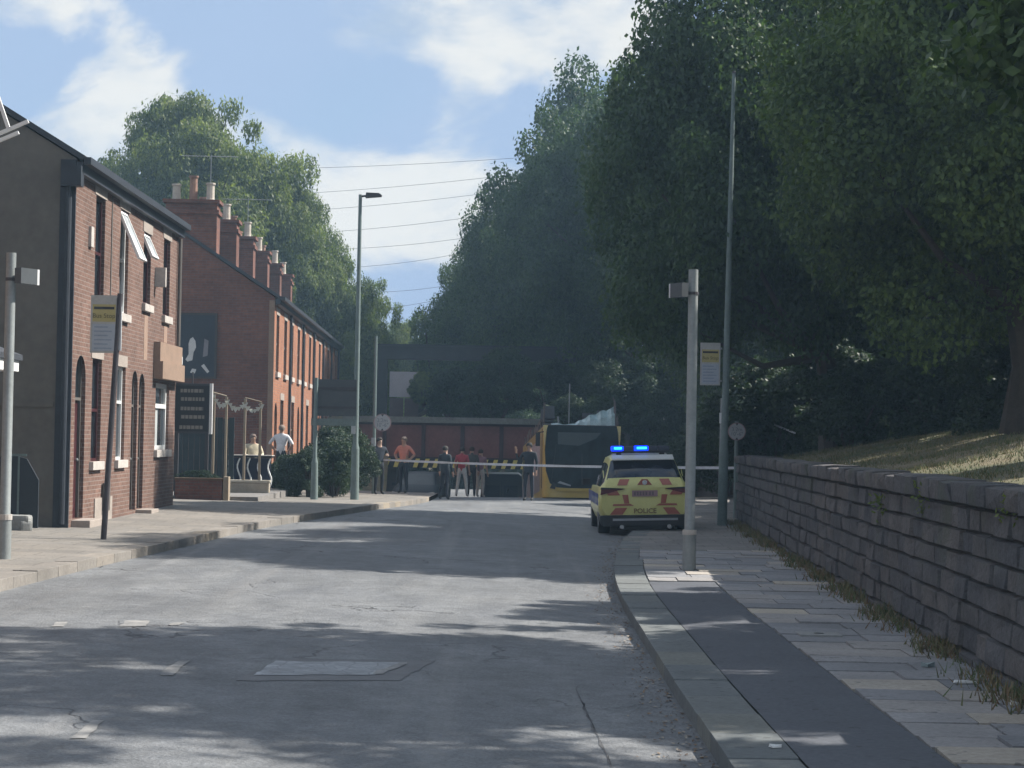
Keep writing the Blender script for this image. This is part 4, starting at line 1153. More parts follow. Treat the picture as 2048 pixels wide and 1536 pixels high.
while x < X1 - .5:
    MB().bb(x, min(x + 2.78, X1), -.22, .5, ZB1 - .24, ZB1).build('flange_plate', MAT['flange_pale'], br); x += 2.8
MB().bb(X0, X1, -.16, .4, ZB0 + .02, ZB0 + .4).build('hazard_beam', MAT['hazard_black'], br)
x = X0 + .1
while x < X1 - .3:
    MB().prism([(x, ZB0 + .03), (x + .17, ZB0 + .03), (x + .29, ZB0 + .39), (x + .12, ZB0 + .39)], -.168, -.1605, 'y').build('hazard_stripe', MAT['hazard_yellow'], br); x += .40
MB().bb(X0, X1, .5, 5.2, ZB0 + .35, ZB0 + .7).build('deck', MAT['rust_dark'], br)
MB().bb(X0, X1, 5.2, 5.5, ZB0, ZB1 - .3).build('far_girder', MAT['rust_dark'], br)
plain('abutment', (.07, .062, .06), .95, var=.35, vscale=2, bump=.4)
for (a, b_) in ((-12, -4.7), (7.0, 14)):
    MB().bb(a, b_, .45, 5.1, -3, ZB0 + .34).build('abutment', MAT['abutment'], br)
# wing walls towards the camera
MB().bb(6.9, 7.3, -16, .4, -3, 1.0).build('wing_wall', brick_mat('brick_dark', (.085, .065, .068), (.065, .052, .056), (.07, .065, .06), .3), br)
MB().bb(-7.4, -7.0, -5, .4, -3, 1.9).build('wing_wall', MAT['brick_dark'], br)
# embankments both sides
def emb(x, y):
    f = sstep(76, 82, y) * (1 - .6 * sstep(96, 125, y))
    return (x, y, -2.4 + 5.0 * f + .25 * mnoise.noise((x * .4, y * .4, 2)))
for nm, a, b_ in (('embankment_left', -60, -5.0), ('embankment_right', 7.3, 60)):
    link(nm, grid_mesh(nm, [a + (b_ - a) * i / 24 for i in range(25)], [75.5 + i * 1.6 for i in range(40)], emb, MAT['earth_grass']), kind='structure')
# dark steel frame standing behind the bridge
gt = thing('steel_frame', 'dark steel gantry frame with a long top beam behind the low bridge', 'gantry', (-5.85, 87.5, 1.0))
plain('steel_dark', (.028, .032, .038), .6, var=.3)
MB().bb(-.2, 13.4, -.25, .25, 4.35, 4.95).bb(-.2, 13.4, -.32, .32, 4.951, 5.03).build('top_beam', MAT['steel_dark'], gt)
MB().bb(-.25, .25, -.2, .2, -.8, 4.35).build('column', MAT['steel_dark'], gt); MB().bb(12.9, 13.35, -.2, .2, -.8, 4.35).build('column', MAT['steel_dark'], gt)
MB().bb(-.25, 13.3, -.1, .1, 1.5, 1.7).build('lower_rail', MAT['steel_dark'], gt)
hb = thing('pale_hoarding', 'pale grey hoarding panel half hidden by leaves above the bridge', 'panel', (-5.45, 86.8, 2.2))
MB().bb(0, 1.5, 0, .05, 1.45, 2.58).build('panel', plain('hoarding_pale', (.42, .40, .42), .7, var=.12), hb)
MB().bb(.02, .62, .01, .05, -.3, 1.4).bb(.68, 1.3, .01, .05, -.3, 1.4).build('lower_panel', plain('hoarding_brown', (.10, .075, .075), .8), hb)
shrub('bridge_shrub', 'leafy spray growing in front of the pale hoarding', (-3.9, 86.0, 4.0), (.8, .5, .9), .4, 'w', group=SG2)
shrub('bridge_shrub', 'dark bush beside the left end of the bridge', (-6.6, 77.0, .6), (1.2, 1.0, 1.5), 1.4, group=SG2)
shrub('bridge_shrub', 'dark overgrowth beside the left bridge column', (-2.2, 86.0, 3.4), (1.9, .8, 1.5), 2.4, group=SG2)
# ================================================================== STREET FURNITURE
plain('sign_white', (.60, .60, .60), .5, var=.08); plain('sign_grey', (.36, .38, .40), .5, var=.15); plain('sign_blue_grey', (.33, .37, .42), .5, var=.1)
plain('flag_yellow', (.38, .33, .13), .5, var=.12); plain('sign_ink', (.03, .03, .032), .6); plain('sign_back', (.06, .068, .075), .6, var=.2); plain('ring_faded', (.34, .24, .25), .6, var=.2)
plain('ink_faded', (.16, .17, .19), .6)
# street lamp
lp = at_z(695, 1003, .25)
lamp = thing('street_lamp', 'tall slim street lamp column with a flat lantern arm beside the terrace', 'street lamp', (lp.x, 52.0, pav_l(lp.x, 52)))
MB().tube([(0, 0, 0), (0, 0, 1.35)], [.115, .105], 12).build('base_section', MAT['pole_green'], lamp, smooth=True)
MB().tube([(0, 0, 1.35), (0, 0, 1.5), (0, 0, 4.5), (0, 0, 8.15)], [.105, .075, .065, .045], 10).build('column', MAT['pole_green'], lamp, smooth=True)
MB().tube([(0, 0, 8.1), (.18, 0, 8.12)], .03, 8).build('arm', MAT['pole_dark'], lamp)
MB().prism([(.14, 8.06), (.56, 8.10), (.58, 8.14), (.5, 8.19), (.16, 8.2)], -.11, .11, 'y').build('lantern', MAT['pole_dark'], lamp, bevel=.01)
MB().bb(-.115, .0, -.13, -.10, 1.75, 2.05).build('column_notice', MAT['sign_grey'], lamp)
# back of a large sign
sg = thing('road_sign', 'dark back of a square road sign on a grey post before the hedge', 'sign', (at_y(628, 1000, 50.5).x, 50.5, pav_l(-4.9, 50.5)))
MB().tube([(0, 0, 0), (0, 0, .95)], [.10, .085], 10).tube([(0, 0, .95), (0, 0, 1.1), (0, 0, 3.15)], [.085, .055, .05], 10).build('post', MAT['pole_green'], sg, smooth=True)
MB().bb(-.07, 1.04, .055, .085, 2.17, 3.12).build('sign_plate', MAT['sign_back'], sg)
MB().bb(-.07, 1.04, .03, .054, 2.36, 2.42).bb(-.07, 1.04, .03, .054, 2.86, 2.92).build('stiffening_rail', MAT['pole_dark'], sg)
MB().bb(-.12, 1.04, .02, .05, 1.92, 2.10).build('lower_plate', MAT['pole_green'], sg)
def height_sign(x, y, z, r, ground, pole_top, label, pole_dx, glabel):
    h = thing('height_limit_sign', label, 'sign', (x + pole_dx, y, ground), 0, 'round height limit signs')
    MB().tube([(0, 0, 0), (0, 0, pole_top - ground)], [.055, .045], 9).build('post', MAT['pole_green'], h, smooth=True)
    d = MB().lathe([(r, -.075), (r, -.055)], (-pole_dx, 0, z - ground), 32, 'y').build('disc', MAT['ring_faded'], h)
    MB().lathe([(r * .90, -.0785), (r * .90, -.0755)], (-pole_dx, 0, z - ground), 32, 'y').build('disc_face', MAT['sign_grey'], d)
    tx = text_mesh('height_text', "3.2m", r * .62, MAT['ink_faded']); link('height_text', tx, d, (-pole_dx, -.081, z - ground + r * .22), (math.pi / 2, 0, 0))
    tx = text_mesh('height_text', "10'-6\"", r * .60, MAT['ink_faded']); link('height_text', tx, d, (-pole_dx, -.081, z - ground - r * .30), (math.pi / 2, 0, 0))
    for s in (1, -1):
        MB().prism([(-pole_dx - r * .16, z - ground + s * r * .92), (-pole_dx + r * .16, z - ground + s * r * .92), (-pole_dx, z - ground + s * r * .66)], -.082, -.079, 'y').build('arrow', MAT['sign_ink'], d)
    MB().bb(-.03, -pole_dx if pole_dx < 0 else .03, -.054, -.01, z - ground - .03, z - ground + .03).build('clip', MAT['pole_green'], d)
    return h
pL = at_y(765, 845, 60); pb = at_y(749, 845, 60)
hs = height_sign(pL.x, 60, pL.z, .27, pav_l(-4.2, 60), 5.0, 'round white height limit sign on a tall thin pole left of the bridge', pb.x - pL.x, 'l')
MB().bb(-.08, .04, -.09, -.055, 1.45, 1.72).build('small_notice', MAT['sign_grey'], hs)
pR = at_y(1473, 863, 46.3)
height_sign(pR.x, 46.3, pR.z, .21, 0.1, pR.z + .25, 'round white height limit sign standing beyond the end of the stone wall', 0.0, 'r')
# bus stop flags
def bus_flag(parent, x0, z0, w, h):
    f = MB().bb(x0, x0 + w, -.02, .02, z0, z0 + h).build('flag', plain('flag_grey', (.36, .36, .34), .5), parent)
    MB().bb(x0 + .03, x0 + w - .03, -.0235, -.0205, z0 + h * .54, z0 + h * .84).build('yellow_field', MAT['flag_yellow'], f)
    MB().bb(x0 + .03, x0 + w - .03, -.0235, -.0205, z0 + .03, z0 + h * .50).build('timetable_field', MAT['sign_blue_grey'], f)
    MB().bb(x0 + .05, x0 + w - .05, -.0255, -.024, z0 + h * .755, z0 + h * .80).build('name_band', MAT['sign_ink'], f)
    tx = text_mesh('flag_text', 'Bus Stop', .098, plain('flag_text_ink', (.10, .085, .03), .6)); link('flag_text', tx, f, (x0 + w / 2, -.026, z0 + h * .64), (math.pi / 2, 0, 0))
    ln = MB()
    for i in range(6):
        q = z0 + h * .45 - i * .065; ln.bb(x0 + .06, x0 + w - (.08 if i % 2 else .14), -.0255, -.024, q - .012, q + .008)
    ln.build('timetable_lines', plain('ink_pale', (.24, .28, .33), .7), f)
    return f
p = at_z(207, 1077, .32)
bs = thing('bus_stop', 'yellow and white bus stop flag on a leaning dark pole by the pale brick house', 'bus stop', (p.x, p.y, pav_l(p.x, p.y)), 0, 'bus stops')
lean = .045
MB().tube([(0, 0, 0), (lean * 3.75, 0, 3.75)], [.045, .042], 10).build('pole', MAT['pole_dark'], bs, smooth=True)
f = bus_flag(bs, -.27 + .0, 2.84, .41, .88)
MB().bb(.12, .20, -.02, .03, 2.88, 3.68).build('flag_edge', MAT['sign_grey'], f)
MB().bb(-.02, .12, -.018, .018, 3.3, 3.34).build('bracket', MAT['pole_dark'], bs)
p = at_z(1444, 1050, .15)
lamp2 = thing('tall_column', 'tall tapering grey column carrying a bus stop flag near the wall end', 'pole', (p.x, p.y, pav_r(p.x, p.y)))
ln2 = .012
MB().tube([(0, 0, 0), (ln2 * 1.6, 0, 1.6)], [.11, .10], 12).build('base_section', MAT['pole_green'], lamp2, smooth=True)
MB().tube([(ln2 * 1.6, 0, 1.6), (ln2 * 1.75, 0, 1.75), (ln2 * 5, 0, 5), (ln2 * 9.8, 0, 9.8)], [.10, .078, .065, .04], 10).build('column', MAT['pole_green'], lamp2, smooth=True)
MB().tube([(ln2 * 9.8, 0, 9.8), (ln2 * 9.8, 0, 9.86)], [.05, .03], 8).build('pole_cap', MAT['pole_dark'], lamp2)
bus_flag(lamp2, -.52, 3.02, .43, .92)
MB().bb(-.1, -.05, -.02, .02, 3.8, 3.84).bb(-.1, -.05, -.02, .02, 3.1, 3.14).build('bracket', MAT['galv'], lamp2)
MB().tube([(-.06, .1, .4), (-.03, .1, 2.75)], .03, 8).build('stop_pole', MAT['galv'], lamp2); MB().bb(-.085, -.005, .05, .069, 2.2, 2.43).build('stop_label', MAT['sign_white'], lamp2)
# plain posts with a small box sign
def stub_post(px, py, top, side, label, z0, rad):
    p = at_z(px, py, z0); g = surf(p.x, p.y); p = at_z(px, py, g)
    t = thing('signal_post', label, 'post', (p.x, p.y, g), 0, 'short grey posts with box signs')
    H = top - g
    MB().tube([(0, 0, 0), (0, 0, .52)], [rad * 1.28, rad * 1.25], 14).build('base_section', MAT['galv'], t, smooth=True)
    MB().tube([(0, 0, .52), (0, 0, .56), (0, 0, H)], [rad * 1.25, rad, rad * .92], 14).build('shaft', MAT['galv'], t, smooth=True)
    MB().tube([(0, 0, .5), (0, 0, .57)], rad * 1.36, 14).build('collar', MAT['sill_stone'], t)
    MB().tube([(0, 0, H - .36), (0, 0, H - .32)], rad * 1.08, 14).bb(min(0, side * .2), max(0, side * .2), -.02, .02, H - .36, H - .31).build('bracket', MAT['pole_dark'], t)
    b = MB().box((side * .20, -.02, H - .30), (.11, .30, .20), rz=side * -.5).build('box_sign', MAT['sign_back'], t)
    MB().box((side * .262, .012, H - .30), (.012, .28, .20), rz=side * -.5).build('sign_face', MAT['sign_white'], b)
    return t
stub_post(8, 1118, 4.22, 1, 'short grey steel post with a box sign at the left pavement edge', .32, .068)
stub_post(1378, 1140, 4.40, -1, 'short grey steel post with a box sign on the flagged right pavement', .13, .075)
# leaning white fallen rail on the bank
p0 = at_y(1545, 848, 50); p1 = at_y(1590, 866, 48)
MB().tube([p0, p1], .025, 6).build('fallen_rail', MAT['sign_white'], label='pale broken rail lying in the dark undergrowth above the wall', cat='rail')
# police tape
plain('tape', (.50, .51, .55), .5, var=.25, vscale=1.5)
tp = MB(); A = at_y(750, 919, 59.8); B = at_y(1476, 936, 46.25); n = 60
prev = None
for i in range(n + 1):
    u = i / n; q = A.lerp(B, u); q.z -= .06 * math.sin(math.pi * u); q.y += .02 * math.sin(u * 40)
    tw = math.sin(u * 17) * .5 + math.sin(u * 41) * .3; hv = Vector((0, math.sin(tw) * .033, math.cos(tw) * .033))
    if prev: tp.face([prev[0], (q - hv)[:], (q + hv)[:], prev[1]])
    prev = ((q - hv)[:], (q + hv)[:])
tp.build('police_tape', MAT['tape'], label='long strip of pale police tape stretched across the road before the bus', cat='tape')
# overhead cables far behind
for i, (x0, y0, x1, y1) in enumerate([(380, 340, 1120, 310), (480, 394, 1120, 338), (560, 425, 1120, 366), (600, 468, 1060, 416), (650, 500, 1020, 462), (690, 536, 980, 494), (700, 586, 960, 560), (700, 622, 940, 585)]):
    a = at_y(x0, y0, 142 + i); b_ = at_y(x1, y1, 142 + i); pts = []
    for k in range(13):
        u = k / 12; q = a.lerp(b_, u); q.z -= .25 * math.sin(math.pi * u); pts.append(q)
    MB().tube(pts, .014, 5).build('overhead_cable', MAT['pole_dark'], label=('topmost', 'second', 'third', 'fourth', 'fifth', 'sixth', 'seventh', 'lowest')[i] + ' thin overhead cable' + (' from the top' if 0 < i < 7 else '') + ' of eight crossing the sky', cat='cable', group='overhead cables')
# hedge and plants left
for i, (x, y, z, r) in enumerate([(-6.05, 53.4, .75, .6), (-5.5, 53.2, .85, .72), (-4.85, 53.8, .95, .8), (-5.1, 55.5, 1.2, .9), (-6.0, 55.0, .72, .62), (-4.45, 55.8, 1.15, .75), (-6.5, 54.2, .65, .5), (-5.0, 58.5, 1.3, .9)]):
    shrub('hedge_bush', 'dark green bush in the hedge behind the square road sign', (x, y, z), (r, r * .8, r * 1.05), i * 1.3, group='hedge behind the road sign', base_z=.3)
# ================================================================== VEHICLES
plain('car_white', (.66, .68, .66), .3, var=.04, spec=.5, coat=.4)
plain('hiviz_yellow', (.56, .55, .20), .35, var=.08, coat=.2)
plain('hiviz_red', (.34, .105, .070), .4, var=.12)
plain('lamp_red', (.10, .018, .025), .2, coat=.5)
plain('car_black', (.012, .013, .016), .35, coat=.5); plain('trim_black', (.018, .019, .021), .6)
plain('chrome', (.5, .51, .52), .25, metal=.9); plain('silver_trim', (.34, .35, .37), .35, metal=.5)
plain('car_dark', (.018, .024, .030), .5, spec=.25); plain('lamp_clear', (.62, .64, .62), .15, coat=.6); plain('plate_mauve', (.30, .19, .21), .5); plain('plate_white', (.62, .63, .62), .5); plain('plate_yellow', (.5, .42, .12), .5)
emit('blue_light', (0.0, 0.02, 1.0), 2.6); emit('blue_core', (0.01, 0.28, 1.0), 3.6)
plain('blue_lens', (.03, .04, .07), .3, coat=.3)
glass('car_glass', (.012, .016, .026), .05)
def ring(st):
    y, zb, zt, zr, wb, wm, wr = st[:7]
    h = [(0, zb), (wb * .82, zb), (wb, zb + .05), (wm * .99, zb + (zt - zb) * .35), (wm, zb + (zt - zb) * .68), (wm * .965, zt)]
    up = zr - zt
    if up > .25: h += [(wm * .94, zt + .02), (wr + (wm * .94 - wr) * .22, zr - .17), (wr, zr - .055), (wr * .86, zr - .012), (0, zr)]
    else: h += [(wm * .95, zt + up * .2), (wr + (wm * .94 - wr) * .4, zt + up * .6), (wr, zt + up * .8), (wr * .8, zt + up * .95), (0, zr)]
    return [(x, y, z) for x, z in h]
def car_loft(stations, glass_top=(), side_glass=None):
    """mats: 0 paint, 1 glass, 2 dark under"""
    mb = MB(); rs = [ring(s) for s in stations]; n = len(rs[0])
    for i in range(len(rs) - 1):
        for k in range(n - 1):
            m = 0
            if k < 1: m = 2
            if i in glass_top and k >= 8: m = 1
            if side_glass and side_glass[0] <= i < side_glass[1] and k == 6: m = 1
            for s in (1, -1):
                q = [rs[i][k], rs[i][k + 1], rs[i + 1][k + 1], rs[i + 1][k]]
                mb.face([(s * a, b_, c_) for a, b_, c_ in q], m)
    for e in (0, -1):
        mb.face([(a, b_, c_) for a, b_, c_ in rs[e]] + [(-a, b_, c_) for a, b_, c_ in reversed(rs[e][1:-1])], 0)
    return mb
def wheel(parent, x, y, r=.34, w=.23):
    s = 1 if x > 0 else -1
    t = MB().lathe([(r * .62, -w / 2), (r * .93, -w / 2), (r, -w / 2 + .04), (r, w / 2 - .04), (r * .93, w / 2), (r * .62, w / 2)], (x, y, r), 22, 'x').build('wheel', MAT['rubber'], parent, smooth=True)
    rim = MB().lathe([(r * .62, -.02), (r * .6, .02), (r * .18, .05), (r * .14, .06)], (x + s * (w / 2 - .05), y, r), 20, 'x')
    for k in range(5):
        a = k * 2 * math.pi / 5; rim.box((x + s * (w / 2 - .01), y + math.cos(a) * r * .36, r + math.sin(a) * r * .36), (.03, .06, r * .5), rx=a - math.pi / 2)
    rim.build('rim', MAT['silver_trim'], t)
    return t
# ---- police car (rear towards the camera)
pc = at_z(1288, 1070, .03)
PC = Vector((pc.x + .03, pc.y, road_z(2.2, pc.y) + .0))
car = thing('police_car', 'yellow and red chevroned police car with blue roof lights lit, parked half on the pavement', 'car', PC, R(.5))
car.rotation_euler = (0, R(-1.8), R(.5))
stn = [(0.0, .40, .93, 1.00, .80, .885, .80), (.07, .33, .96, 1.10, .84, .92, .79), (.15, .28, .97, 1.19, .86, .935, .765), (.50, .26, .98, 1.575, .86, .94, .655), (.70, .26, .98, 1.625, .86, .94, .655),
       (1.5, .26, .98, 1.655, .86, .94, .665), (2.3, .26, .97, 1.63, .86, .94, .66), (2.75, .26, .96, 1.575, .86, .94, .61), (3.5, .27, .94, 1.06, .85, .93, .70), (4.25, .30, .84, .90, .82, .90, .66), (4.5, .38, .74, .78, .72, .82, .55)]
body = car_loft(stn, (2, 7), (2, 8)).build('body', [MAT['hiviz_yellow'], MAT['car_glass'], MAT['trim_black']], car, smooth=True)
ry_pts = hermite([(.40, 0.0), (.93, 0.0), (1.0, .004), (1.10, .07), (1.19, .15), (1.575, .50)])
def rear(pts, mat, name, parent, off=.008, th=.004):
    """flat pieces stuck on the tailgate, (x, z) corners"""
    mb = MB(); f = [(x, ry_pts(z) - off, z) for x, z in pts]; g = [(x, ry_pts(z) - off + th, z) for x, z in pts]
    mb.face(f); n = len(pts)
    for k in range(n): mb.face([f[k], f[(k + 1) % n], g[(k + 1) % n], g[k]])
    return mb.build(name, mat, parent)
# roof skin white
MB().face([(-.55, .56, 1.606), (.55, .56, 1.606), (.57, 1.5, 1.664), (-.57, 1.5, 1.664)]).face([(-.57, 1.5, 1.664), (.57, 1.5, 1.664), (.57, 2.3, 1.64), (-.57, 2.3, 1.64)]).build('roof_panel', MAT['car_white'], body)
sp = MB().prism([(.34, 1.535), (.34, 1.56), (.62, 1.64), (.62, 1.60)], -.63, .63, 'x').build('spoiler', MAT['car_white'], body)
tg = rear([(-.78, .985), (.78, .985), (.74, 1.175), (-.74, 1.175)], MAT['hiviz_yellow'], 'tailgate', body, .006)
for s in (1, -1):
    m_ = MAT['hiviz_red']
    rear([(s * .50, 1.155), (s * .30, 1.155), (s * .36, 1.03), (s * .56, 1.03)], m_, 'chevron', body, .012)
    rear([(s * .74, .83), (s * .50, .83), (s * .58, .945), (s * .84, .945)], m_, 'chevron', body, .010)
    rear([(s * .42, .66), (s * .32, .66), (s * .34, .84), (s * .46, .84)], m_, 'chevron', body, .010)
    rear([(s * .72, .435), (s * .46, .435), (s * .36, .575), (s * .60, .575)], m_, 'chevron', body, .010)
    rear([(s * .66, .615), (s * .22, .615), (s * .30, .655), (s * .64, .655)], m_, 'chevron', body, .010)
    tl = MB().prism([(s * .90, .84), (s * .88, .99), (s * .70, .985), (s * .40, .955), (s * .56, .925), (s * .72, .88)], -.022, .02, 'y').build('tail_light', MAT['lamp_red'], body)
    MB().prism([(s * .905, .955), (s * .88, .995), (s * .40, .965), (s * .58, .953)], -.028, -.0225, 'y').build('light_strip', MAT['trim_black'], tl)
    MB().prism([(.10, .98), (.60, 1.28), (.62, 1.33), (.05, 1.02)], s * .80, s * .815, 'x').build('pillar_trim', MAT['hiviz_yellow'], body)
    wheel(car, s * .80, .78); wheel(car, s * .80, 3.5)
    MB().bb(min(s * .96, s * 1.12), max(s * .96, s * 1.12), 2.95, 3.08, .98, 1.12).build('door_mirror', MAT['trim_black'], body)
    side = MB()
    for q in range(7):
        side.bb(min(s * .936, s * .946), max(s * .936, s * .946), .35 + q * .55, .35 + q * .55 + .27, .62, .86)
    side.build('side_check', plain('check_blue', (.02, .06, .30), .35), body)
rear([(-.30, .80), (.30, .80), (.30, .955), (-.30, .955)], MAT['hiviz_yellow'], 'plate_recess', body, .009)
pl_ = rear([(-.26, .80), (.26, .80), (.26, .925), (-.26, .925)], MAT['plate_mauve'], 'number_plate', body, .014)
q = MB(); rr = random.Random(2); x = -.22
while x < .2: q.bb(x, x + .035, -.0185, -.0145, .825, .90); x += .058 if abs(x) > .03 else .075
q.build('plate_characters', plain('plate_ink', (.16, .12, .13), .6), pl_)
MB().prism([(-.15, 1.035), (.15, 1.035), (.06, 1.15), (-.06, 1.15)], -.010 + .02, .12, 'y').build('badge_plate', MAT['hiviz_red'], body)
bd = MB().lathe([(.052, .000), (.052, .02)], (0, 0, 1.085), 8, 'y').build('badge', MAT['chrome'], body)
tx = text_mesh('police_text', 'POLICE', .135, plain('police_brown', (.20, .13, .05), .5), .002, bold=.003); link('police_text', tx, body, (0, -.012, .505), (math.pi / 2, 0, 0), (1.05, 1, 1))
bp = MB().prism([(-.86, .20), (.86, .20), (.92, .30), (.92, .41), (.84, .428), (-.84, .428), (-.92, .41), (-.92, .30)], -.05, .30, 'y').build('bumper', MAT['trim_black'], car, bevel=.015)
MB().bb(-.66, .66, -.062, -.051, .315, .36).build('bumper_strip', MAT['silver_trim'], bp)
MB().bb(-.55, .55, .02, .3, .12, .21).build('under_tray', MAT['trim_black'], bp)
for s in (1, -1): MB().lathe([(.045, -.08), (.045, .1), (.035, .1)], (s * .48, .0, .19), 10, 'y').build('exhaust', MAT['chrome'], bp)
lb = MB().bb(-.60, .60, .98, 1.24, 1.69, 1.72).bb(-.5, -.4, 1.02, 1.2, 1.64, 1.69).bb(.4, .5, 1.02, 1.2, 1.64, 1.69).build('light_bar', MAT['trim_black'], car)
for (a, b_, on) in ((-.60, -.36, 1), (-.355, -.13, 0), (-.125, .16, 1), (.165, .36, 0), (.365, .60, 0)):
    l = MB().bb(a, b_, .97, 1.25, 1.721, 1.82).build('lamp_pod' if on else 'lamp_pod', MAT['blue_light'] if on else MAT['blue_lens'], lb, bevel=.02)
    if on: MB().bb(a + .05, b_ - .03, .960, .9695, 1.755, 1.80).build('lamp_core', MAT['blue_core'], l)
# ---- the bus with its upper deck torn away
BZ = road_z(2.2, 62) - .06
fb = at_y(1163, 1010, 62.2)
bus = thing('double_decker_bus', 'yellow double-decker bus facing the camera with its upper deck torn off', 'bus', (fb.x, 62.2, BZ), R(3.2), None, R(-4.0))
plain('bus_yellow', (.44, .315, .07), .4, var=.1, coat=.3); plain('bus_dull', (.30, .22, .09), .5, var=.25); plain('bus_pink', (.40, .33, .35), .5, var=.2); plain('torn_metal', (.10, .085, .08), .7, var=.4)
plain('torn_glass', (.30, .40, .42), .25, var=.35, vscale=5, spec=.6)
glass('bus_glass', (.020, .028, .032), .07)
def rrect(w, l, r, n=6, y0=0):
    pts = []
    for cx, cy, a0 in ((w / 2 - r, y0 + r, -90), (w / 2 - r, y0 + l - r, 0), (-w / 2 + r, y0 + l - r, 90), (-w / 2 + r, y0 + r, 180)):
        for k in range(n + 1):
            a = R(a0 + 90 * k / n); pts.append((cx + r * math.cos(a), cy + r * math.sin(a)))
    return pts
poly = rrect(2.50, 10.6, .30)
bb = MB().prism(poly, .10, 2.36, 'z').build('body', MAT['bus_yellow'], bus, smooth=True)
MB().prism(rrect(2.46, 10.56, .28, 6, .02), 2.361, 2.42, 'z').build('torn_rim', MAT['torn_metal'] if 'torn_metal' in MAT else plain('torn_metal', (.10, .085, .08), .7, var=.4), bb)
MB().prism(rrect(2.44, 10.4, .26, 6, .06), -.02, .099, 'z').build('skirt', MAT['trim_black'], bb)
wsx = [(-1.12, 2.40), (-1.19, 1.6), (-1.15, .95), (-1.02, .55), (-.80, .42), (0, .38), (.80, .42), (1.02, .55), (1.15, .95), (1.19, 1.6), (1.12, 2.40)]
ws = MB().prism(wsx, -.022, .25, 'y').build('windscreen', MAT['bus_glass'], bus)
MB().prism([(-.78, 2.18), (-.78, 1.80), (-.1, 1.76), (.45, 2.0), (.6, 2.18)], -.026, -.0225, 'y').build('destination_display', plain('display_grey', (.055, .07, .075), .3), ws)
MB().prism([(-.70, .62), (-.35, .50), (-.36, .46), (-.78, .56)], -.030, -.0225, 'y').build('wiper_cowl', MAT['silver_trim'], ws)
MB().box((-.9, -.035, 1.2), (.02, .02, 1.2), ry=.12).build('wiper', MAT['trim_black'], ws)
MB().bb(-.02, .02, -.028, -.0225, .5, 1.5).build('screen_divider', MAT['trim_black'], ws)
MB().bb(-.82, .82, -.03, -.002, .30, .40).build('bumper_lip', MAT['bus_yellow'], bb)
for s in (1, -1):
    MB().prism([(s * 1.02, .40), (s * .92, .58), (s * .80, .52), (s * .86, .36)], -.03, .1, 'y').build('headlight', MAT['trim_black'], bb)
    MB().prism([(s * 1.10, 2.40), (s * 1.24, 2.40), (s * 1.22, 1.95), (s * 1.19, 1.75), (s * 1.16, 2.2)], -.03, .2, 'y').build('corner_panel', plain('bus_cream', (.52, .44, .20), .4), bb)
    ym = MB().tube([(s * 1.2, .05, 2.2), (s * 1.42, -.12, 2.15)], .02, 6).bb(min(s * 1.36, s * 1.5), max(s * 1.36, s * 1.5), -.18, -.08, 1.72, 2.15); ym.build('mirror', MAT['trim_black'], bb)
    wheel(bus, s * 1.08, 2.6, .48, .28); wheel(bus, s * 1.08, 8.2, .48, .28)
sx = -1.256
side = MB()
MB().bb(sx, sx + .004, .5, 1.15, .5, 2.1).build('cab_panel', MAT['bus_dull'], bb)
for i in range(5):
    MB().bb(sx - .004, sx + .003, 1.35 + i * 1.75, 2.95 + i * 1.75, 1.15, 2.05).build('side_window', MAT['bus_pink' if i < 3 else 'bus_glass'], bb)
    MB().bb(-sx - .003, -sx + .004, 1.35 + i * 1.75, 2.95 + i * 1.75, 1.15, 2.05).build('side_window', MAT['bus_glass'], bb)
MB().bb(sx - .003, sx + .003, 1.32, 10.2, .35, 1.14).build('side_advert', plain('advert_grey', (.20, .18, .19), .5, var=.3), bb)
MB().bb(sx - .006, sx + .003, .3, .42, .4, 2.3).build('door_edge', MAT['trim_black'], bb)
# torn edges of the upper deck
rr = random.Random(11)
tr = MB(); prev = None
for i in range(22):
    y = .15 + i * .47; hgt = .12 + .20 * abs(math.sin(i * 1.7)) + rr.uniform(0, .15)
    for s in (-1, 1):
        tr.face([(s * 1.2, y, 2.42), (s * 1.2, y + .47, 2.42), (s * (1.2 + rr.uniform(-.1, .05)), y + .40, 2.42 + hgt * .8), (s * (1.22 + rr.uniform(-.12, .03)), y + .08, 2.42 + hgt)])
tr.build('torn_side', MAT['torn_metal'], bus)
MB().bb(-1.2, 1.2, .2, 10.2, 2.421, 2.45).build('upper_floor', MAT['torn_metal'], bus)
cr = MB(); N = 18
top = lambda u: .06 + .03 * math.sin(u * 20) if u < .42 else .10 + .52 * ((u - .42) / .58) ** .75 + .03 * math.sin(u * 33)
for i in range(N):
    u0, u1 = i / N, (i + 1) / N; xa, xb = -1.0 + 2.05 * u0, -1.0 + 2.05 * u1
    ya, yb = .04 + .08 * math.sin(i * 2.1), .04 + .08 * math.sin((i + 1) * 2.1)
    cr.face([(xa, ya * .5 + .02, 2.425), (xb, yb * .5 + .02, 2.425), (xb, yb + .05, 2.425 + top(u1) * .5), (xa, ya + .05, 2.425 + top(u0) * .5)])
    cr.face([(xa, ya + .05, 2.425 + top(u0) * .5), (xb, yb + .05, 2.425 + top(u1) * .5), (xb, yb * 2 + .30, 2.425 + top(u1)), (xa, ya * 2 + .30, 2.425 + top(u0))])
cr.build('shattered_screen', MAT['torn_glass'], bus)
MB().tube([(1.06, .2, 2.42), (1.06, .2, 3.18), (1.0, .22, 3.35)], [.05, .04, .012], 6).build('broken_pillar', MAT['torn_metal'], bus)
MB().tube([(-1.22, .25, 2.42), (-1.2, .3, 3.15)], .035, 6).build('broken_pillar', MAT['torn_metal'], bus)
MB().tube([(-.30, 1.6, 2.42), (-.28, 1.6, 3.9)], .022, 6).build('hand_pole', MAT['galv'], bus)
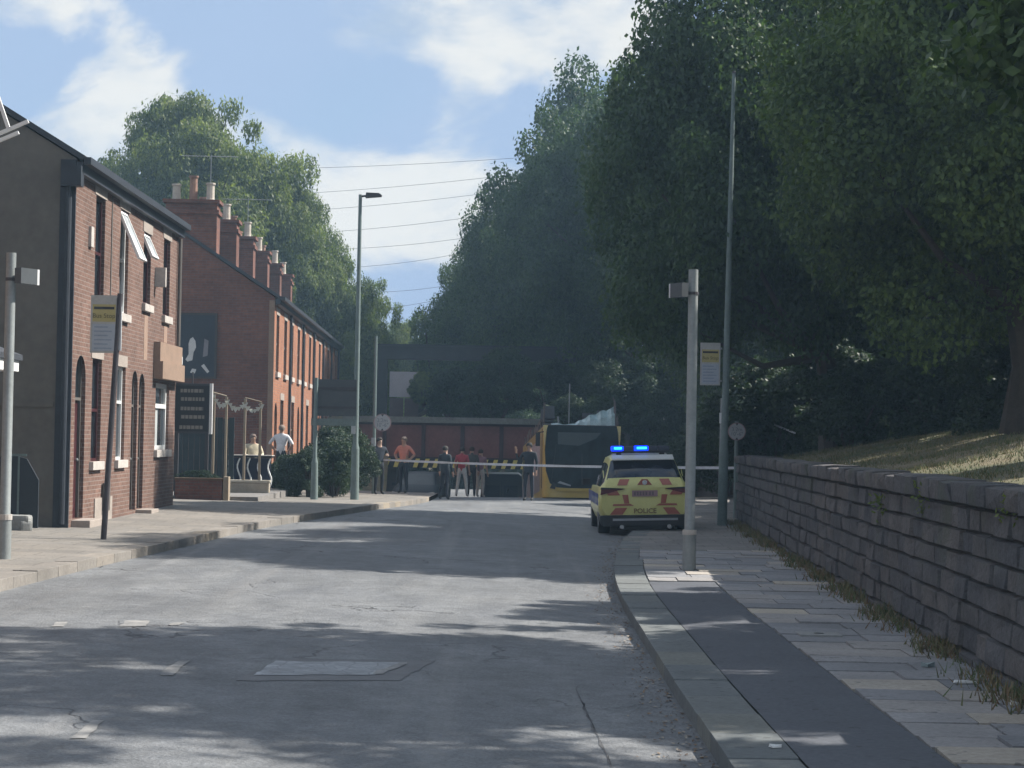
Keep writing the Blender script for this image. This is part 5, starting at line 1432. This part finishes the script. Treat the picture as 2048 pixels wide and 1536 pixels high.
MB().tube([(-.72, .4, 2.42), (-.76, .4, 2.72)], .03, 6).build('hand_rail', MAT['galv'], bus)
for (x, y) in ((-1.0, .8), (-.98, 2.0), (.9, 2.2), (.5, 3.2), (-.9, 3.4)):
    st = MB().bb(x - .17, x + .2, y, y + .42, 2.66, 2.76).bb(x - .17, x + .2, y + .42, y + .5, 2.7, 3.12).build('seat', plain('seat_grey', (.07, .075, .085), .8), bus, bevel=.02)
# ---- dark car facing the camera left of the bus, dark van under the bridge
def simple_car(name, label, loc, rz, paint, group=None):
    c = thing(name, label, 'car', loc, rz, group)
    s2 = [(0.0, .30, .66, .72, .66, .76, .50), (.12, .22, .72, .82, .76, .86, .62), (.95, .20, .90, .99, .80, .89, .68), (1.65, .20, .93, 1.40, .80, .89, .56), (2.3, .20, .93, 1.47, .80, .89, .57),
          (3.3, .20, .94, 1.42, .80, .89, .56), (3.95, .24, .94, 1.05, .80, .88, .62), (4.15, .34, .86, .94, .72, .80, .58)]
    b_ = car_loft(s2, (2, 5), (2, 6)).build('body', [paint, glass('glass_dull', (.012, .016, .02), .45), MAT['trim_black']], c, smooth=True)
    for s in (1, -1):
        MB().prism([(s * .46, .60), (s * .78, .64), (s * .80, .74), (s * .50, .70)], -.01, .2, 'y').build('headlight', MAT['lamp_clear'], b_)
        wheel(c, s * .76, .82, .31, .2); wheel(c, s * .76, 3.35, .31, .2)
        MB().bb(min(s * .9, s * 1.05), max(s * .9, s * 1.05), 1.45, 1.55, .93, 1.04).build('door_mirror', paint, b_)
    MB().bb(-.4, .4, -.01, .06, .36, .56).build('grille', MAT['trim_black'], b_)
    MB().bb(-.26, .26, -.03, -.011, .33, .44).build('number_plate', MAT['plate_white'], b_)
    return c
dcx = at_y(826, 1000, 73)
simple_car('parked_car', 'dark parked car with pale headlights facing out from under the bridge', (dcx.x, 73, surf(dcx.x, 73)), R(-6), MAT['car_dark'])
van = thing('van', 'dark van seen from behind in the shade under the low bridge', 'van', (at_y(1003, 1000, 92).x, 92, dip(92)), R(0))
MB().prism([(-1.0, .28), (1.0, .28), (1.02, 1.2), (.94, 2.45), (.8, 2.55), (-.8, 2.55), (-.94, 2.45), (-1.02, 1.2)], 0, 4.8, 'y').build('body', MAT['car_dark'], van, bevel=.04)
MB().bb(-.012, .012, -.012, -.001, .4, 2.2).bb(-.75, -.1, -.014, -.001, 1.35, 2.0).bb(.1, .75, -.014, -.001, 1.35, 2.0).build('rear_door', MAT['car_glass'], van)
for s in (1, -1):
    MB().bb(min(s * .8, s * .93), max(s * .8, s * .93), -.02, .1, .9, 1.5).build('tail_light', MAT['lamp_red'], van); wheel(van, s * .82, .9, .34, .22); wheel(van, s * .82, 3.9, .34, .22)

# ================================================================== PEOPLE
def skinned(name, joints, edges, radii, mats, seg_mat, parent=None, loc=(0, 0, 0), rz=0.0):
    """one continuous body grown along a skeleton; seg_mat: material index for each edge"""
    names = list(joints); idx = {n: i for i, n in enumerate(names)}
    me = bpy.data.meshes.new(name + '_skel'); me.from_pydata([joints[n] for n in names], [(idx[a], idx[b_]) for a, b_ in edges], [])
    o = bpy.data.objects.new(name + '_skel', me); COL.objects.link(o)
    o.modifiers.new('skin', 'SKIN'); sv = me.skin_vertices[0].data
    for n in names:
        r = radii[n]; sv[idx[n]].radius = r if isinstance(r, tuple) else (r, r); sv[idx[n]].use_root = (n == 'pelvis')
    o.modifiers[0].use_smooth_shade = True
    sub = o.modifiers.new('sub', 'SUBSURF'); sub.levels = 1; sub.render_levels = 1
    dg = bpy.context.evaluated_depsgraph_get(); res = bpy.data.meshes.new_from_object(o.evaluated_get(dg))
    bpy.data.objects.remove(o); bpy.data.meshes.remove(me)
    res.materials.clear()
    for mt in mats: res.materials.append(mt)
    seg = [(Vector(joints[a]), Vector(joints[b_]), seg_mat[(a, b_)]) for a, b_ in edges]
    for p in res.polygons:
        c = p.center; best = 1e9; bm_ = 0
        for a, b_, k in seg:
            d = b_ - a; t_ = max(0, min(1, (c - a).dot(d) / max(1e-9, d.length_squared))); q = (c - (a + d * t_)).length
            if q < best: best = q; bm_ = k
        p.material_index = bm_
    res.name = name
    return res
def person(label, x, y, ground, rz, height=1.75, top=(.03, .03, .035), legs=(.02, .02, .025), skin=(.36, .22, .16), hair=(.03, .022, .018), pose='stand', sleeves='long', shoes=(.012, .012, .013), extra=None, cap=False, group='people by the bus'):
    k = height / 1.75
    J = dict(pelvis=(0, 0, .96), spine=(0, .01, 1.15), chest=(0, .01, 1.36), neck=(0, .01, 1.49), headb=(0, -.01, 1.565), head=(0, -.015, 1.645), crown=(0, .0, 1.715), nose=(0, -.108, 1.625))
    Rd = dict(pelvis=(.155, .115), spine=(.145, .10), chest=(.165, .115), neck=(.062, .062), headb=(.066, .075), head=(.08, .098), crown=(.06, .07), nose=.012)
    E = [('pelvis', 'spine'), ('spine', 'chest'), ('chest', 'neck'), ('neck', 'headb'), ('headb', 'head'), ('head', 'crown'), ('head', 'nose')]
    S = {E[0]: 0, E[1]: 0, E[2]: 0, E[3]: 2, E[4]: 2, E[5]: 2, E[6]: 2}
    arm = {1: [(.185, .01, 1.42), (.235, .03, 1.16), (.25, -.05, .92), (.25, -.075, .84)], -1: [(.185, .01, 1.42), (.235, .03, 1.16), (.25, -.05, .92), (.25, -.075, .84)]}
    leg = {1: [(.09, 0, .92), (.105, -.02, .50), (.11, .03, .09), (.125, -.12, .045)], -1: [(.09, 0, .92), (.105, -.02, .50), (.11, .03, .09), (.125, -.12, .045)]}
    if pose == 'raise':   arm[-1] = [(.185, .01, 1.42), (.31, -.05, 1.20), (.36, -.16, 1.43), (.36, -.19, 1.53)]
    if pose == 'bend':    arm[1] = [(.185, .01, 1.42), (.30, .04, 1.20), (.20, -.20, 1.20), (.13, -.26, 1.22)]; arm[-1] = [(.185, .01, 1.42), (.33, .02, 1.20), (.42, -.16, 1.30), (.46, -.2, 1.33)]
    if pose == 'hips':
        for s in (1, -1): arm[s] = [(.185, .01, 1.42), (.36, .06, 1.20), (.20, -.04, 1.02), (.16, -.1, 1.0)]
    if pose == 'stride':
        leg[1] = [(.09, 0, .92), (.20, -.16, .52), (.27, -.10, .10), (.29, -.24, .045)]; leg[-1] = [(.09, 0, .92), (.17, .12, .52), (.25, .26, .12), (.26, .14, .045)]
    if pose == 'apart':
        leg[1] = [(.09, 0, .92), (.15, -.03, .50), (.19, .02, .09), (.22, -.12, .045)]; leg[-1] = [(.09, 0, .92), (.15, -.02, .50), (.19, .03, .09), (.22, -.11, .045)]
    if pose == 'sit':
        for s in (1, -1):
            leg[s] = [(.09, -.03, .92), (.13, -.46, .90), (.13, -.44, .47), (.14, -.58, .42)]; arm[s] = [(.185, .01, 1.42), (.26, -.05, 1.18), (.16, -.30, 1.13), (.11, -.36, 1.13)]
    for s, t_ in ((1, 'r'), (-1, 'l')):
        A = arm[s]; L = leg[s]
        for nm, p_, r_ in (('sh', A[0], .062), ('el', A[1], .048), ('wr', A[2], .034), ('pa', A[3], (.036, .022))): J[nm + t_] = (s * p_[0], p_[1], p_[2]); Rd[nm + t_] = r_
        for nm, p_, r_ in (('hip', L[0], .088), ('kn', L[1], .066), ('an', L[2], .046), ('to', L[3], (.042, .034))): J[nm + t_] = (s * p_[0], p_[1], p_[2]); Rd[nm + t_] = r_
        for e, m_ in ((('chest', 'sh' + t_), 0), (('sh' + t_, 'el' + t_), 0), (('el' + t_, 'wr' + t_), 0 if sleeves == 'long' else 2), (('wr' + t_, 'pa' + t_), 2), (('pelvis', 'hip' + t_), 1), (('hip' + t_, 'kn' + t_), 1), (('kn' + t_, 'an' + t_), 1), (('an' + t_, 'to' + t_), 3)):
            E.append(e); S[e] = m_
        pa = Vector(J['pa' + t_]); wr = Vector(J['wr' + t_]); d = (pa - wr).normalized(); sd_ = d.cross(Vector((0.2, 1, 0.1))).normalized()
        for fi, (off, ln) in enumerate(((-.030, .075), (-.010, .088), (.010, .082), (.028, .066), (-.045, .045))):
            base = pa + sd_ * off + (d * .02 if fi < 4 else d * -.025); tip = base + d * ln + Vector((0, -.018, 0)) + (sd_ * -.02 if fi == 4 else Vector())
            J['f%d%s' % (fi, t_)] = tuple(base); J['g%d%s' % (fi, t_)] = tuple(tip); Rd['f%d%s' % (fi, t_)] = .010; Rd['g%d%s' % (fi, t_)] = .008
            for e in (('pa' + t_, 'f%d%s' % (fi, t_)), ('f%d%s' % (fi, t_), 'g%d%s' % (fi, t_))): E.append(e); S[e] = 2
    mats = [plain('cloth_%.2f_%.2f_%.2f' % top, top, .85, var=.25, vscale=5), plain('cloth_%.2f_%.2f_%.2f' % legs, legs, .85, var=.25, vscale=5), plain('skin_%.2f' % skin[0], skin, .6, var=.1), plain('shoe_%.2f' % shoes[0], shoes, .6)]
    drop = .44 if pose == 'sit' else 0
    t = thing('person', label, 'person', (x, y, ground - drop * k), rz, group)
    me = skinned('body', J, E, Rd, mats, S)
    link('body', me, t, scale=(k, k, k))
    h = MB(); hm = plain('hair_%.2f_%.2f' % (hair[0], hair[1]), hair, .8, var=.3)
    prof = [(.088, 1.60), (.098, 1.645), (.094, 1.69), (.070, 1.73), (.028, 1.752)]
    n = 14; i0 = 0
    for r_, z_ in prof:
        for q in range(n):
            a = 2 * math.pi * q / n; front = max(0, -math.sin(a))
            zf = z_ + (0.055 * front if z_ < 1.66 else 0)
            h.v.append((r_ * .95 * math.cos(a), r_ * 1.14 * math.sin(a) + .006, zf))
    for kk in range(len(prof) - 1):
        for q in range(n): h.f.append((kk * n + q, kk * n + (q + 1) % n, (kk + 1) * n + (q + 1) % n, (kk + 1) * n + q)); h.m.append(0)
    h.f.append(tuple((len(prof) - 1) * n + q for q in range(n))); h.m.append(0)
    ho = h.build('cap' if cap else 'hair', hm, t, smooth=True, scale=(k, k, k))
    if cap: MB().prism([(-.07, -.10), (.07, -.10), (.05, -.17), (-.05, -.17)], 1.655, 1.668, 'z').build('peak', hm, ho)
    return t
gy = lambda x, y: surf(x, y)
def put(px, py, Y): 
    q = at_y(px, py, Y); return q.x
PEOPLE = [
    ('police officer in dark uniform standing in front of the bus with one arm raised', 1057, 59.0, -.35, dict(height=1.78, pose='raise', top=(.014, .018, .025), legs=(.016, .022, .034), hair=(.012, .013, .016), cap=True, skin=(.30, .19, .14))),
    ('person in dark clothes standing by the thin sign pole', 757, 58.8, .5, dict(height=1.74, pose='bend', top=(.016, .022, .034), legs=(.014, .018, .026), skin=(.40, .27, .21))),
    ('person in an orange-pink top standing in front of the dark parked car', 806, 61.0, -.5, dict(height=1.78, pose='hips', top=(.52, .20, .15), legs=(.022, .024, .03), hair=(.20, .15, .12), sleeves='short')),
    ('person in dark clothes striding across the road beneath the bridge', 889, 59.6, 2.6, dict(height=1.66, pose='stride', top=(.022, .032, .042), legs=(.020, .020, .034))),
    ('person in a red top and pale trousers under the bridge', 923, 63.0, 2.9, dict(height=1.62, pose='apart', top=(.30, .045, .06), legs=(.42, .42, .40), shoes=(.4, .4, .38), sleeves='short')),
    ('person in a dark jacket beside the one in red under the bridge', 942, 64.0, 3.3, dict(height=1.66, pose='stand', top=(.05, .05, .048), legs=(.02, .018, .022), shoes=(.5, .5, .5))),
    ('person in a mauve top and pale shorts beside the dark jacket', 960, 64.5, 2.7, dict(height=1.60, pose='stand', top=(.18, .10, .12), legs=(.36, .34, .31), shoes=(.55, .55, .55), sleeves='short')),
]
for lab, px, Y, rz, kw in PEOPLE:
    xx = put(px, 1000, Y); person(lab, xx, Y, gy(xx, Y), rz, **kw)
xx = put(563, 900, 56.0)
person('man in a white T-shirt seen from behind at the corner of the terrace', xx, 56.0, .44, math.pi - .25, height=1.76, pose='hips', top=(.62, .61, .62), legs=(.03, .035, .045), hair=(.20, .15, .12), sleeves='short', group='people outside the terrace')
xx = put(506, 900, 52.9)
person('seated person in a cream top at the garden table', xx, 52.9, ZY + .22, .35, height=1.72, pose='sit', top=(.50, .44, .32), legs=(.10, .09, .08), hair=(.14, .10, .08), group='people outside the terrace')
ch = thing('garden_chair', 'plain chair under the seated person at the garden table', 'chair', (xx, 53.0, ZY))
MB().bb(-.22, .22, -.2, .24, .60, .65).build('seat', MAT['post_tan'], ch); MB().bb(-.22, .22, .22, .26, .651, 1.1).build('backrest', MAT['post_tan'], ch)
for sx_ in (-1, 1):
    for sy_ in (-1, 1): MB().bb(sx_ * .2 - .02, sx_ * .2 + .02, sy_ * .18 - .02, sy_ * .18 + .02, 0, .599).build('leg', MAT['post_tan'], ch)
# ================================================================== GLARE VEIL
m = bpy.data.materials.new('veil'); m.use_nodes = True
nt = m.node_tree; nt.nodes.clear()
ho_ = nt.nodes.new('ShaderNodeOutputMaterial'); pv = nt.nodes.new('ShaderNodeVolumePrincipled')
pv.inputs['Color'].default_value = (0.50, 0.76, 1.0, 1); pv.inputs['Density'].default_value = 0.0010  # weak scattering volume added to lift shadows the way windscreen glare does
pv.inputs['Anisotropy'].default_value = 0.0
nt.links.new(pv.outputs[0], ho_.inputs['Volume'])
hz = MB().bb(-70, 70, -30, 175, -4.5, 26).build('veil', m, kind='stuff', label='added thin bluish haze filling the street', cat='veil')
